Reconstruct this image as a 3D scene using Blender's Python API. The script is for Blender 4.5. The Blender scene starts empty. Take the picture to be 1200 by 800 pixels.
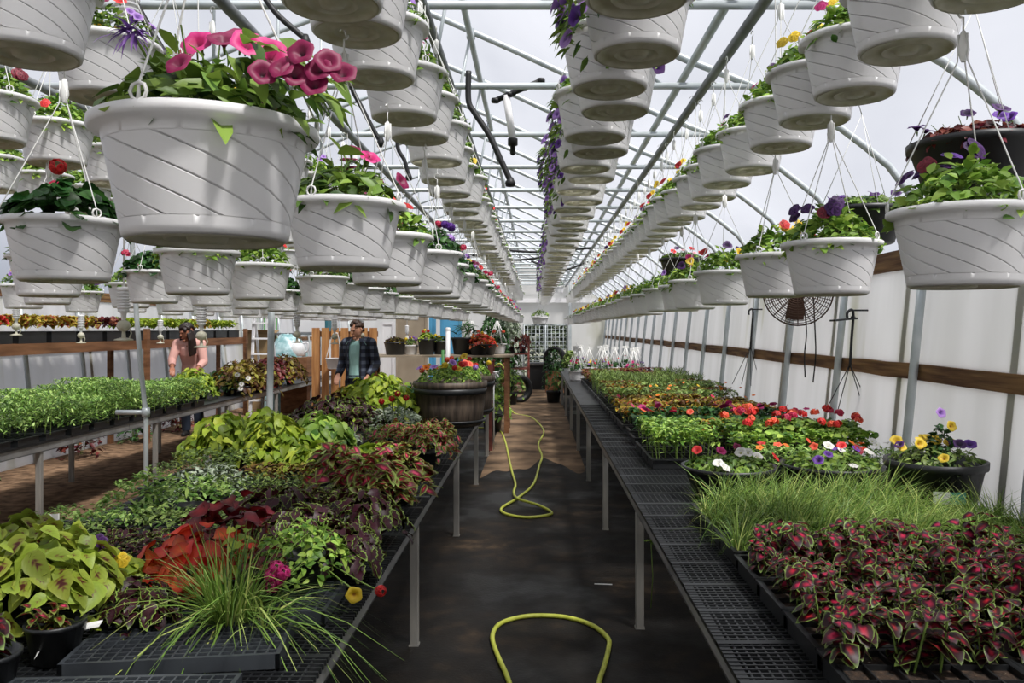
import bpy, math, random
import numpy as np
from mathutils import Vector, Matrix

SC = bpy.context.scene
COL = SC.collection
RNG = np.random.default_rng(7)
random.seed(7)

# ------------------------------------------------------------------ camera, light, exposure
F_PX, VX, VY, EYE = 970.0, 628.0, 385.0, 1.6
cam_d = bpy.data.cameras.new('camera')
cam = bpy.data.objects.new('camera', cam_d); COL.objects.link(cam)
cam.location = (0, 0, EYE); cam.rotation_euler = (math.pi/2, 0, 0)
cam_d.sensor_fit = 'HORIZONTAL'; cam_d.sensor_width = 36.0
cam_d.lens = F_PX/1200*36; cam_d.shift_x = (600-VX)/1200; cam_d.shift_y = (VY-400)/1200
cam_d.clip_start = .05; cam_d.clip_end = 300
SC.camera = cam

SUN_DIR = Vector((-.34, .38, -.86))
SUN_POWER, SKY_POWER = 5.4, 0.47
sun_d = bpy.data.lights.new('sun', 'SUN'); sun_d.energy = SUN_POWER; sun_d.angle = math.radians(8.0); sun_d.color = (1, .965, .91)
sun = bpy.data.objects.new('sun', sun_d); COL.objects.link(sun)
sun.rotation_euler = SUN_DIR.to_track_quat('-Z', 'Y').to_euler(); sun.location = (0, -4, 12)
world = bpy.data.worlds.new('sky'); SC.world = world; world.use_nodes = True
wb = world.node_tree.nodes['Background']; wb.inputs['Color'].default_value = (.80, .845, .96, 1); wb.inputs['Strength'].default_value = SKY_POWER
SC.view_settings.view_transform = 'Standard'
try: SC.view_settings.look = 'None'
except Exception: pass
SC.view_settings.gamma = 1; SC.view_settings.use_curve_mapping = False
SC.view_settings.exposure = 0.29
SC.cycles.max_bounces = 7; SC.cycles.diffuse_bounces = 3; SC.cycles.glossy_bounces = 2
SC.cycles.transmission_bounces = 4; SC.cycles.transparent_max_bounces = 12
SC.cycles.caustics_reflective = False; SC.cycles.caustics_refractive = False
SC.cycles.sample_clamp_indirect = 6

def X(px, d): return (px-VX)/F_PX*d
def Z(py, d): return EYE-(py-VY)/F_PX*d
def at(px, py, d): return Vector((X(px, d), d, Z(py, d)))
def ground(px, py, z=0.0):
    d = (EYE-z)*F_PX/(py-VY); return Vector((X(px, d), d, z))

# ------------------------------------------------------------------ materials
def lin(h, a=1):
    h = h.lstrip('#'); o = []
    for i in (0, 2, 4):
        c = int(h[i:i+2], 16)/255; o.append(c/12.92 if c <= .04045 else ((c+.055)/1.055)**2.4)
    return (*o, a)

class NT:
    def __init__(s, name):
        s.m = bpy.data.materials.new(name); s.m.use_nodes = True; s.t = s.m.node_tree
        s.b = s.t.nodes['Principled BSDF']; s.out = s.t.nodes['Material Output']
    def n(s, ty, **kw):
        nd = s.t.nodes.new(ty)
        for k, v in kw.items(): setattr(nd, k, v)
        return nd
    def l(s, a, b): s.t.links.new(a, b)
    def math(s, op, a, b=None, clamp=False):
        nd = s.n('ShaderNodeMath', operation=op, use_clamp=clamp)
        for i, q in enumerate((a, b)):
            if q is None: continue
            if isinstance(q, (int, float)): nd.inputs[i].default_value = q
            else: s.l(q, nd.inputs[i])
        return nd.outputs[0]
    def ramp(s, fac, stops, interp='LINEAR'):
        r = s.n('ShaderNodeValToRGB'); r.color_ramp.interpolation = interp
        e = r.color_ramp.elements
        while len(e) < len(stops): e.new(.5)
        for q, (p, c) in zip(e, stops):
            q.position = p; q.color = lin(c) if isinstance(c, str) else c
        s.l(fac, r.inputs[0]); return r.outputs[0]
    def noise(s, scale, detail=3, coord='Object', vec=None, stretch=None):
        nz = s.n('ShaderNodeTexNoise'); nz.inputs['Scale'].default_value = scale; nz.inputs['Detail'].default_value = detail
        if vec is None: vec = s.n('ShaderNodeTexCoord').outputs[coord]
        if stretch:
            mp = s.n('ShaderNodeMapping'); mp.inputs['Scale'].default_value = stretch; s.l(vec, mp.inputs[0]); vec = mp.outputs[0]
        s.l(vec, nz.inputs['Vector']); return nz.outputs['Fac']

def plain(name, c, rough=.5, metal=0, c2=None, scale=8, stretch=None, bump=0, transl=0, spec=.5, lo=.35, hi=.65):
    t = NT(name); t.b.inputs['Roughness'].default_value = rough; t.b.inputs['Metallic'].default_value = metal
    t.b.inputs['Specular IOR Level'].default_value = spec
    t.b.inputs['Base Color'].default_value = lin(c); src = None
    if c2:
        f = t.noise(scale, 4, stretch=stretch); src = t.ramp(f, [(lo, c), (hi, c2)]); t.l(src, t.b.inputs['Base Color'])
        if bump:
            bp = t.n('ShaderNodeBump'); bp.inputs['Strength'].default_value = bump; bp.inputs['Distance'].default_value = .01
            t.l(f, bp.inputs['Height']); t.l(bp.outputs[0], t.b.inputs['Normal'])
    if transl:
        tr = t.n('ShaderNodeBsdfTranslucent'); tr.inputs['Color'].default_value = lin(c)
        if src: t.l(src, tr.inputs['Color'])
        mx = t.n('ShaderNodeMixShader'); mx.inputs[0].default_value = transl
        t.l(t.b.outputs[0], mx.inputs[1]); t.l(tr.outputs[0], mx.inputs[2]); t.l(mx.outputs[0], t.out.inputs[0])
    return t.m

def uvs(t, name):
    u = t.n('ShaderNodeUVMap', uv_map=name); s = t.n('ShaderNodeSeparateXYZ'); t.l(u.outputs[0], s.inputs[0]); return s.outputs[0], s.outputs[1]

def leafmat(name, stops, pattern='plain', var=.5, transl=.28, rough=.45, vein=0, hue=.03):
    t = NT(name); u, v = uvs(t, 'UVMap'); r1, r2 = uvs(t, 'rnd')
    if pattern == 'plain': c = t.ramp(r1, stops)
    else:
        e = t.math('ABSOLUTE', t.math('SUBTRACT', t.math('MULTIPLY', u, 2), 1))
        w = t.math('MULTIPLY', t.math('ABSOLUTE', t.math('SUBTRACT', v, .42)), 1.65)
        m = t.math('MAXIMUM', e, w)
        if vein:
            s = t.math('SINE', t.math('MULTIPLY', t.math('ADD', t.math('MULTIPLY', v, 1.0), t.math('MULTIPLY', e, -.35)), 38))
            m = t.math('ADD', m, t.math('MULTIPLY', s, vein))
        m = t.math('ADD', m, t.math('MULTIPLY', t.math('SUBTRACT', r2, .5), .32))
        c = t.ramp(m, stops)
    hs = t.n('ShaderNodeHueSaturation')
    t.l(t.math('ADD', t.math('MULTIPLY', r1, var), 1-var/2), hs.inputs['Value'])
    t.l(t.math('ADD', t.math('MULTIPLY', r2, hue), .5-hue/2), hs.inputs['Hue'])
    t.l(c, hs.inputs['Color']); c = hs.outputs[0]
    t.l(c, t.b.inputs['Base Color']); t.b.inputs['Roughness'].default_value = rough; t.b.inputs['Specular IOR Level'].default_value = .35
    tr = t.n('ShaderNodeBsdfTranslucent'); t.l(c, tr.inputs['Color'])
    mx = t.n('ShaderNodeMixShader'); mx.inputs[0].default_value = transl
    t.l(t.b.outputs[0], mx.inputs[1]); t.l(tr.outputs[0], mx.inputs[2]); t.l(mx.outputs[0], t.out.inputs[0])
    return t.m

M = {}
M['white_plastic'] = plain('white_plastic', '#f3f2f2', .36, transl=.25)
M['white_saucer'] = plain('white_saucer', '#dedbcb', .4, c2='#b3ae8c', scale=14, transl=.3, lo=.3, hi=.75)
M['white_wire'] = plain('white_wire', '#e6e6e2', .4)
M['black_plastic'] = plain('black_plastic', '#131416', .45, c2='#1e2022', scale=6)
M['black_rubber'] = plain('black_rubber', '#131314', .55)
M['black_wire'] = plain('black_wire', '#1c1d20', .5)
M['galvanized'] = plain('galvanized', '#a9b1b3', .42, .25, c2='#c3c9ca', scale=5)
M['rail_metal'] = plain('rail_metal', '#6d7072', .45, .4, c2='#8b8f90', scale=4)
M['aluminium'] = plain('aluminium', '#8b8c8c', .42, .5, c2='#a5a5a3', scale=5)
M['leg_metal'] = plain('leg_metal', '#8a8884', .5, .2, c2='#a19d95', scale=6, stretch=(3, 3, .5))
M['wood'] = plain('weathered_wood', '#4d2d17', .8, c2='#8a6740', scale=3.5, stretch=(3, .5, 9), bump=.5)
M['plank'] = plain('brown_plank', '#6a4326', .75, c2='#8d6140', scale=3, stretch=(3, .5, 6), bump=.3)
M['pale_wood'] = plain('pale_wood', '#a06b3d', .75, c2='#c58f58', scale=4, stretch=(6, 6, .6), bump=.2)
M['barrel_wood'] = plain('barrel_plastic', '#3a312a', .6, c2='#65574a', scale=5, stretch=(6, 6, .5), bump=.2)
M['tray_grey'] = plain('black_tray_sheen', '#2e3135', .34, c2='#3d4145', scale=7)  # black plastic coloured lighter to stand in for reflections off the grid
M['rust'] = plain('rust', '#5a2a20', .8, c2='#83433a', scale=9)
M['hose'] = plain('yellow_hose', '#b3ba3e', .45, c2='#c6cb55', scale=20)
M['card'] = plain('cardboard', '#8c7350', .8)
M['blue_door'] = plain('blue_paint', '#4f97bd', .6)
M['tan'] = plain('tan_panel', '#8e806c', .8, c2='#9d907c', scale=2)
M['cooler_blue'] = plain('cooler_blue', '#2e6a76', .45)
M['teal_film'] = plain('teal_film', '#6f9a9c', .35, c2='#b5cdd0', scale=9)
M['paper'] = plain('white_tag', '#e4e4e0', .5)
M['tag_teal'] = plain('tag_teal', '#3f9a92', .4)
M['red_plastic'] = plain('red_plastic', '#7d2a22', .5)
M['green_stake'] = plain('green_stake', '#3f7a3c', .6)

def soil_mat():
    t = NT('potting_soil'); f = t.noise(55, 4); c = t.ramp(f, [(.3, '#15100c'), (.62, '#3a2a1d'), (.7, '#4a3a2c'), (.75, '#b8ad98')])
    t.l(c, t.b.inputs['Base Color']); t.b.inputs['Roughness'].default_value = .95
    bp = t.n('ShaderNodeBump'); bp.inputs['Distance'].default_value = .01; t.l(f, bp.inputs['Height']); t.l(bp.outputs[0], t.b.inputs['Normal'])
    return t.m
M['soil'] = soil_mat()

def floor_mat():
    t = NT('weed_fabric_floor'); a = t.noise(1.1, 5); b = t.noise(7, 6); c = t.noise(60, 3)
    f = t.math('ADD', t.math('MULTIPLY', a, .6), t.math('MULTIPLY', b, .4))
    col = t.ramp(f, [(.40, '#161412'), (.52, '#1f1b17'), (.60, '#30271e'), (.70, '#5a4937')])
    t.l(col, t.b.inputs['Base Color'])
    t.l(t.ramp(a, [(.36, (.38, .38, .38, 1)), (.50, (.85, .85, .85, 1))]), t.b.inputs['Roughness']); t.b.inputs['Specular IOR Level'].default_value = .3
    w = t.n('ShaderNodeTexWave', wave_type='BANDS', bands_direction='X'); w.inputs['Scale'].default_value = 90
    t.l(t.n('ShaderNodeTexCoord').outputs['Object'], w.inputs['Vector'])
    h = t.math('ADD', t.math('MULTIPLY', w.outputs['Fac'], .25), c)
    bp = t.n('ShaderNodeBump'); bp.inputs['Distance'].default_value = .004; bp.inputs['Strength'].default_value = .5
    t.l(h, bp.inputs['Height']); t.l(bp.outputs[0], t.b.inputs['Normal'])
    return t.m
M['floor'] = floor_mat()

def wall_mat():
    t = NT('white_wall_panel'); s = t.noise(1.6, 5, stretch=(1, 2.2, .25)); g = t.noise(.8, 4, stretch=(1, 3, .5))
    c = t.ramp(s, [(.3, '#efeeec'), (.6, '#fbfaf9')])
    st = t.ramp(g, [(.60, (0, 0, 0, 1)), (.78, (.6, .6, .6, 1))])
    mx = t.n('ShaderNodeMixRGB'); t.l(st, mx.inputs[0]); t.l(c, mx.inputs[1]); mx.inputs[2].default_value = lin('#b9b78f')
    t.l(mx.outputs[0], t.b.inputs['Base Color']); t.b.inputs['Roughness'].default_value = .5
    tr = t.n('ShaderNodeBsdfTranslucent'); t.l(mx.outputs[0], tr.inputs['Color'])
    m2 = t.n('ShaderNodeMixShader'); m2.inputs[0].default_value = .66
    t.l(t.b.outputs[0], m2.inputs[1]); t.l(tr.outputs[0], m2.inputs[2]); t.l(m2.outputs[0], t.out.inputs[0])
    return t.m
M['wall'] = wall_mat()

def film_mat():
    t = NT('greenhouse_film'); tp = t.n('ShaderNodeBsdfTransparent'); tr = t.n('ShaderNodeBsdfTranslucent')
    tp.inputs[0].default_value = (.93, .94, .97, 1); tr.inputs[0].default_value = (.85, .86, .9, 1)
    mx = t.n('ShaderNodeMixShader'); f = t.noise(.9, 4, stretch=(1, .35, 1))
    t.l(t.ramp(f, [(.3, (.20, .20, .20, 1)), (.7, (.33, .33, .33, 1))]), mx.inputs[0])
    t.l(tp.outputs[0], mx.inputs[1]); t.l(tr.outputs[0], mx.inputs[2]); t.l(mx.outputs[0], t.out.inputs[0])
    return t.m
M['film'] = film_mat()

# leaves
M['lf_green'] = leafmat('green_leaf', [(0, '#375a20'), (1, '#86a244')])
M['lf_bright'] = leafmat('bright_green_leaf', [(0, '#4d7a28'), (1, '#9dba50')])
M['lf_dark'] = leafmat('dark_green_leaf', [(0, '#1e3b1b'), (1, '#3f6b30')])
M['lf_tomato'] = leafmat('seedling_leaf', [(0, '#567a34'), (.6, '#83a84c'), (1, '#b3cc7a')], var=.6)
M['lf_herb'] = leafmat('herb_leaf', [(0, '#435a24'), (1, '#8aa055')], var=.7)
M['lf_blue'] = leafmat('blue_green_leaf', [(0, '#4a7526'), (1, '#9ab55f')])
M['lf_silver'] = leafmat('silver_leaf', [(0, '#7c8f70'), (1, '#c0c9b4')])
M['lf_lime'] = leafmat('lime_leaf', [(0, '#6f8d22'), (1, '#a9b83f')], var=.6)
M['lf_grass'] = leafmat('grass_blade', [(0, '#4c6f2a'), (.7, '#7f9c45'), (1, '#adb36a')], var=.5, transl=.2)
M['lf_bronze'] = leafmat('bronze_leaf', [(0, '#5b2a18'), (.5, '#6f5a22'), (1, '#8f8a35')], var=.7)
M['lf_maroon'] = leafmat('maroon_leaf', [(0, '#3f1318'), (.6, '#6e2326'), (1, '#84503a')], var=.6)
M['lf_redcol'] = leafmat('red_centred_leaf', [(.05, '#ae2134'), (.26, '#7d1726'), (.42, '#3a111b'), (.76, '#34181b'), (.87, '#5f7236'), (1, '#7f9148')], 'ring', .7)
M['lf_redgreen'] = leafmat('pink_veined_leaf', [(.06, '#d24a58'), (.2, '#9f2434'), (.40, '#5c1b22'), (.6, '#664f2a'), (.88, '#8a9a46')], 'ring', .7)
M['lf_limevein'] = leafmat('dark_veined_lime_leaf', [(.03, '#4d2316'), (.16, '#75602a'), (.3, '#84942f'), (1, '#98a83e')], 'ring', .6, vein=.10)
M['lf_burgundy'] = leafmat('burgundy_frilled_leaf', [(.3, '#3d1620'), (.76, '#2d1017'), (.88, '#5f6f30'), (.98, '#93a84c')], 'ring', .6)
M['lf_orange'] = leafmat('orange_heuchera_leaf', [(.1, '#d95a2b'), (.6, '#c33f21'), (1, '#a42e1d')], 'ring', .6, hue=.02)
M['lf_deepred'] = leafmat('deep_red_heuchera_leaf', [(.1, '#7a1d1e'), (.6, '#5f1519'), (1, '#471015')], 'ring', .6, hue=.02)
M['lf_orangered'] = leafmat('orange_red_leaf', [(.2, '#d1432a'), (.6, '#b9382a'), (1, '#c27a3a')], 'ring', .5)
M['lf_yelcol'] = leafmat('yellow_bronze_leaf', [(.2, '#8a2f1e'), (.5, '#9b7a28'), (1, '#bdb043')], 'ring', .6)
M['stem'] = plain('green_stem', '#6f8a3c', .6)
def flower(name, stops, transl=.16):
    return leafmat(name, stops, 'plain2', .25, transl, .55, hue=.02) if False else _fl(name, stops, transl)
def _fl(name, stops, transl):
    t = NT(name); u, v = uvs(t, 'UVMap'); r1, r2 = uvs(t, 'rnd'); c = t.ramp(u, stops)
    hs = t.n('ShaderNodeHueSaturation'); t.l(t.math('ADD', t.math('MULTIPLY', r1, .5), .75), hs.inputs['Value']); t.l(c, hs.inputs['Color'])
    t.l(hs.outputs[0], t.b.inputs['Base Color']); t.b.inputs['Roughness'].default_value = .55
    tr = t.n('ShaderNodeBsdfTranslucent'); t.l(hs.outputs[0], tr.inputs['Color']); mx = t.n('ShaderNodeMixShader'); mx.inputs[0].default_value = transl
    t.l(t.b.outputs[0], mx.inputs[1]); t.l(tr.outputs[0], mx.inputs[2]); t.l(mx.outputs[0], t.out.inputs[0])
    return t.m
FC = {'magenta': [(.08, '#2a0618'), (.3, '#6c0838'), (1, '#800b45')], 'pink': [(.1, '#6a1038'), (.4, '#bd1f68'), (1, '#c93a82')],
      'purple': [(.1, '#1c0a2c'), (.4, '#4b1c78'), (1, '#6b38a0')], 'lavender': [(.1, '#5a3a8c'), (.4, '#9a6ac4'), (1, '#b78dd6')],
      'yellow': [(.1, '#a86a10'), (.3, '#e2b81f'), (1, '#efd13a')], 'red': [(.1, '#6a0a10'), (.3, '#c81d24'), (1, '#d8322f')],
      'coral': [(.1, '#b8301c'), (.3, '#e4482e'), (1, '#ee6a4a')], 'white': [(.1, '#b8b460'), (.3, '#eeece4'), (1, '#f5f3ee')],
      'orange': [(.1, '#8a3a0c'), (.3, '#dd6a1c'), (1, '#e8862a')], 'violet': [(.1, '#0f0614'), (.5, '#35104a'), (1, '#4d1a66')],
      'wine': [(.1, '#2c0610'), (.5, '#6d0f24'), (1, '#8c1a34')], 'crimson': [(.1, '#5a0620'), (.4, '#b3123f'), (1, '#c4244f')],
      'rose': [(.1, '#b06a7a'), (.4, '#d89aa8'), (1, '#e6bcc4')]}
for k, s in FC.items(): M['fl_'+k] = flower(k+'_petal', s)

# ------------------------------------------------------------------ mesh building
class MB:
    def __init__(s): s.v = []; s.uv = []; s.rn = []; s.f = []; s.n = 0
    def add(s, V, Fs, uv=None, rn=None, mi=0, smooth=True):
        V = np.asarray(V, float).reshape(-1, 3); k = len(V)
        s.v.append(V); s.uv.append(np.zeros((k, 2)) if uv is None else uv); s.rn.append(np.full((k, 2), .5) if rn is None else rn)
        for Fa in (Fs if isinstance(Fs, list) else [Fs]):
            Fa = np.asarray(Fa, int)
            if len(Fa): s.f.append((Fa+s.n, mi, smooth))
        s.n += k
    def box(s, c, size, rot=None, mi=0):
        h = np.array(size)/2; V = np.array([[x, y, z] for z in (-1, 1) for y in (-1, 1) for x in (-1, 1)])*h
        if rot is not None: V = V@np.array(rot).T
        s.add(V+np.array(c), np.array([[0, 2, 3, 1], [4, 5, 7, 6], [0, 1, 5, 4], [2, 6, 7, 3], [0, 4, 6, 2], [1, 3, 7, 5]]), mi=mi, smooth=False); return s
    def rbox(s, c, size, b=.006, rotz=0, mi=0):        # box with bevelled vertical and top edges
        hx, hy, hz = np.array(size)/2; b = min(b, hx*.9, hy*.9, hz*.9)
        def ring(ix, iy, z): return [[-ix+b, -iy, z], [ix-b, -iy, z], [ix, -iy+b, z], [ix, iy-b, z], [ix-b, iy, z], [-ix+b, iy, z], [-ix, iy-b, z], [-ix, -iy+b, z]]
        V = np.array(ring(hx-b*.6, hy-b*.6, -hz)+ring(hx, hy, -hz+b)+ring(hx, hy, hz-b)+ring(hx-b*.6, hy-b*.6, hz))
        Q = [[r*8+i, r*8+(i+1) % 8, (r+1)*8+(i+1) % 8, (r+1)*8+i] for r in range(3) for i in range(8)]
        ca, sa = math.cos(rotz), math.sin(rotz); V = V@np.array([[ca, sa, 0], [-sa, ca, 0], [0, 0, 1]])
        s.add(V+np.array(c), [np.array(Q), np.array([[7, 6, 5, 4, 3, 2, 1, 0]]), np.array([[24+i for i in range(8)]])], mi=mi, smooth=False); return s
    def bar(s, a, b, w, h=None, mi=0):
        a, b = Vector(a), Vector(b); d = b-a; L = d.length; q = d.to_track_quat('Y', 'Z').to_matrix()
        return s.box((a+b)/2, (w, L, h or w), q, mi)
    def tube(s, P, r, seg=6, closed=False, mi=0, caps=True):
        P = np.asarray([tuple(p) for p in P], float); n = len(P); R = np.broadcast_to(np.asarray(r, float), (n,))
        T = np.roll(P, -1, 0)-np.roll(P, 1, 0)
        if not closed: T[0] = P[1]-P[0]; T[-1] = P[-1]-P[-2]
        T /= np.linalg.norm(T, axis=1)[:, None]+1e-12
        up = np.array([0, 0, 1.]) if abs(T[0, 2]) < .9 else np.array([1., 0, 0]); U = []
        for t in T:
            u = up-t*np.dot(up, t); u /= np.linalg.norm(u)+1e-12; U.append(u); up = u
        U = np.array(U); W = np.cross(T, U); a = np.arange(seg)/seg*2*np.pi
        V = P[:, None]+R[:, None, None]*(np.cos(a)[None, :, None]*U[:, None]+np.sin(a)[None, :, None]*W[:, None])
        m = n if closed else n-1; i = np.arange(m)[:, None]*seg; j = np.arange(seg)[None]; i2 = ((np.arange(m)+1) % n)[:, None]*seg; j2 = (j+1) % seg
        Q = np.stack([i+j, i+j2, i2+j2, i2+j], -1).reshape(-1, 4); Fs = [Q]
        if caps and not closed: Fs += [np.arange(seg)[::-1][None], (n-1)*seg+np.arange(seg)[None]]
        s.add(V, Fs, mi=mi); return s
    def lathe(s, prof, seg=24, c=(0, 0, 0), mi=0, cap0=False, cap1=False, ell=(1, 1)):
        pr = np.array(prof); a = np.arange(seg)/seg*2*np.pi; n = len(pr)
        V = np.stack([pr[:, :1]*np.cos(a)*ell[0], pr[:, :1]*np.sin(a)*ell[1], np.broadcast_to(pr[:, 1:], (n, seg))], -1)+np.array(c)
        i = np.arange(n-1)[:, None]*seg; j = np.arange(seg)[None]; j2 = (j+1) % seg
        Fs = [np.stack([i+j, i+j2, i+seg+j2, i+seg+j], -1).reshape(-1, 4)]
        if cap0: Fs.append(np.arange(seg)[::-1][None])
        if cap1: Fs.append((n-1)*seg+np.arange(seg)[None])
        s.add(V, Fs, mi=mi); return s
    def mesh(s, name, mats):
        me = bpy.data.meshes.new(name); V = np.concatenate(s.v)
        me.vertices.add(len(V)); me.vertices.foreach_set('co', V.ravel())
        L = np.concatenate([f.ravel() for f, _, _ in s.f]); tot = np.concatenate([np.full(len(f), f.shape[1]) for f, _, _ in s.f])
        me.loops.add(len(L)); me.loops.foreach_set('vertex_index', L.astype(np.int32)); me.polygons.add(len(tot))
        st = np.concatenate([[0], np.cumsum(tot)[:-1]]); me.polygons.foreach_set('loop_start', st.astype(np.int32))
        me.polygons.foreach_set('material_index', np.concatenate([np.full(len(f), mi) for f, mi, _ in s.f]).astype(np.int32))
        me.polygons.foreach_set('use_smooth', np.concatenate([np.full(len(f), sm) for f, _, sm in s.f]))
        for nm, src in (('UVMap', s.uv), ('rnd', s.rn)):
            me.uv_layers.new(name=nm).data.foreach_set('uv', np.concatenate(src)[L].astype(np.float32).ravel())
        for m in (mats if isinstance(mats, (list, tuple)) else [mats]): me.materials.append(M[m] if isinstance(m, str) else m)
        me.update(calc_edges=True); me.validate(); return me
    def build(s, name, mats, parent=None, loc=(0, 0, 0), rotz=0): return put(s.mesh(name, mats), name, parent, loc, rotz)

def put(me, name, parent=None, loc=(0, 0, 0), rotz=0, rot=None, scale=None):
    o = bpy.data.objects.new(name, me); COL.objects.link(o); o.location = loc
    o.rotation_euler = rot if rot is not None else (0, 0, rotz)
    if scale is not None: o.scale = (scale,)*3 if isinstance(scale, (int, float)) else scale
    if parent: o.parent = parent
    return o
def tag(o, label, cat, group=None, kind=None):
    o['label'] = label; o['category'] = cat
    if group: o['group'] = group
    if kind: o['kind'] = kind
    return o
def thing(name, label, cat, loc=(0, 0, 0), rotz=0, group=None):
    o = bpy.data.objects.new(name, None); COL.objects.link(o); o.location = loc; o.rotation_euler = (0, 0, rotz); o.empty_display_size = .1
    return tag(o, label, cat, group)
def struct(o, label=None): 
    o['kind'] = 'structure'
    if label: o['label'] = label
    return o
ORD = 'first second third fourth fifth sixth seventh eighth ninth tenth eleventh twelfth thirteenth fourteenth fifteenth sixteenth seventeenth eighteenth nineteenth twentieth'.split()
ORD += ['twenty-'+o for o in ORD[:9]]+['thirtieth']+['thirty-'+o for o in ORD[:9]]+['fortieth']+['forty-'+o for o in ORD[:9]]+['fiftieth']+['fifty-'+o for o in ORD[:9]]+['sixtieth']+['sixty-'+o for o in ORD[:9]]+['seventieth']+['seventy-'+o for o in ORD[:9]]

# ------------------------------------------------------------------ leaves and flowers
SH = {'ovate': ([0, .18, .42, .74, 1], [.06, .72, 1, .66, .03]), 'lance': ([0, .3, .68, 1], [.1, 1, .8, .04]),
      'small': ([0, .5, 1], [.18, 1, .08]), 'blade': ([0, .22, .45, .7, 1], [.7, 1, .9, .62, .06]),
      'frill': ([0, .12, .24, .36, .48, .6, .72, .84, 1], [.1, .7, .62, 1, .8, .98, .66, .6, .05]),
      'coleus': ([0, .1, .25, .45, .65, .82, .93, 1], [.1, .58, .92, 1, .84, .54, .27, .02]),
      'round': ([0, .1, .3, .5, .7, .88, 1], [.15, .75, 1.0, .9, .98, .6, .06])}
def unit(a): return a/(np.linalg.norm(a, axis=-1, keepdims=True)+1e-9)
def leaves(mb, P, D, L, W, shape='ovate', droop=.35, fold=.18, mi=0, rng=RNG, N=None):
    n = len(P); t, w = map(np.array, SH[shape]); S = len(t)
    D = unit(D); Nn = np.tile([0, 0, 1.], (n, 1)) if N is None else N
    Nn = Nn+rng.normal(0, .25, (n, 3)); side = unit(np.cross(D, Nn)); Nn = np.cross(side, D)
    L = np.broadcast_to(np.asarray(L, float), (n,)); W = np.broadcast_to(np.asarray(W, float), (n,)); dr = np.broadcast_to(np.asarray(droop, float), (n,))
    c = P[:, None]+D[:, None]*(L[:, None]*t)[..., None]
    down = -Nn*.4+np.array([0, 0, -.6])
    c = c+down[:, None]*(dr[:, None]*L[:, None]*t**2)[..., None]
    off = side[:, None]*(W[:, None]*.5*w)[..., None]; lift = Nn[:, None]*(W[:, None]*fold*w)[..., None]
    wav = rng.normal(0, .05, (n, S, 1))*W[:, None, None]*Nn[:, None] if shape in ('frill', 'round', 'coleus') else 0
    V = np.stack([c-off+lift+wav, c, c+off+lift-wav], 2).reshape(n, S*3, 3)
    uv = np.zeros((n, S, 3, 2)); uv[..., 0] = [0, .5, 1]; uv[..., 1] = t[None, :, None]
    rn = np.repeat(rng.random((n, 1, 2)), S*3, 1)
    q = np.array([[3*i+k, 3*i+k+1, 3*i+k+4, 3*i+k+3] for i in range(S-1) for k in (0, 1)])
    Fs = (q[None]+(np.arange(n)*S*3)[:, None, None]).reshape(-1, 4)
    mb.add(V.reshape(-1, 3), Fs, uv.reshape(-1, 2), rn.reshape(-1, 2), mi)

def dome(mb, n, R, H, L, W, shape='ovate', c=(0, 0, 0), droop=.35, mi=0, rng=RNG, el=(-.5, .7), shell=.75, ell=(1, 1), fold=.18):
    a = rng.random(n)*2*np.pi; r = np.sqrt(rng.random(n))
    hull = np.sqrt(np.clip(1-r**2, 0, 1)); z = H*hull*(shell+(1-shell)*rng.random(n))-(rng.random(n)**3)*H*.25
    P = np.stack([R*r*np.cos(a)*ell[0], R*r*np.sin(a)*ell[1], z], 1)+np.array(c)
    e = rng.uniform(*el, n)-r*.35; b = a+rng.normal(0, .9, n)
    D = np.stack([np.cos(b)*np.cos(e), np.sin(b)*np.cos(e), np.sin(e)], 1)
    out = np.stack([np.cos(a)*r*.8, np.sin(a)*r*.8, np.full(n, .9)], 1)
    s = rng.uniform(.65, 1.2, n)
    leaves(mb, P-D*(L*s*.4)[:, None], D, L*s, W*s, shape, droop, fold, mi, rng, unit(out))
def flatbed(mb, n, sx, sy, H, L, W, shape='ovate', droop=.35, mi=0, rng=RNG, el=(-.4, .9), z0=.02, lay=.5):
    P = np.stack([rng.uniform(-sx, sx, n), rng.uniform(-sy, sy, n), z0+H*(1-lay*rng.random(n)**1.5)], 1)
    b = rng.random(n)*2*np.pi; e = rng.uniform(*el, n); D = np.stack([np.cos(b)*np.cos(e), np.sin(b)*np.cos(e), np.sin(e)], 1)
    s = rng.uniform(.65, 1.2, n); leaves(mb, P-D*(L*s*.4)[:, None], D, L*s, W*s, shape, droop, .18, mi, rng)
def stems(mb, n, R, H, r=.0025, mi=1, rng=RNG, sx=None, sy=None, z0=0, spread=1.0):
    for _ in range(n):
        a = rng.random()*6.283; q = math.sqrt(rng.random())
        x, y = (R*q*math.cos(a), R*q*math.sin(a)) if sx is None else (rng.uniform(-sx, sx), rng.uniform(-sy, sy))
        k = .25 if sx is None else .92
        mb.tube([(x*k, y*k, z0), (x*(k+.3*(1-k)*2), y*(k+.3*(1-k)*2), z0+H*.5), (x*spread, y*spread, z0+H*.92)], [r, r*.9, r*.6], 4, mi=mi, caps=False)
def grass(mb, n, R, L, W, droop=1.0, mi=0, rng=RNG, spread=.5, lean=(0, 0), c=(0, 0, 0)):
    a = rng.random(n)*2*np.pi; q = np.sqrt(rng.random(n))*R; sp = rng.random(n)**.8*spread
    P = np.stack([q*np.cos(a), q*np.sin(a), np.zeros(n)], 1)+np.array(c)
    D = np.stack([np.cos(a)*sp+lean[0], np.sin(a)*sp+lean[1], np.ones(n)*(1.05-sp*.6)], 1)
    leaves(mb, P, D, L*rng.uniform(.55, 1.15, n), W*rng.uniform(.7, 1.2, n), 'blade', droop*rng.uniform(.2, 1.2, n), .12, mi, rng)

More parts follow.
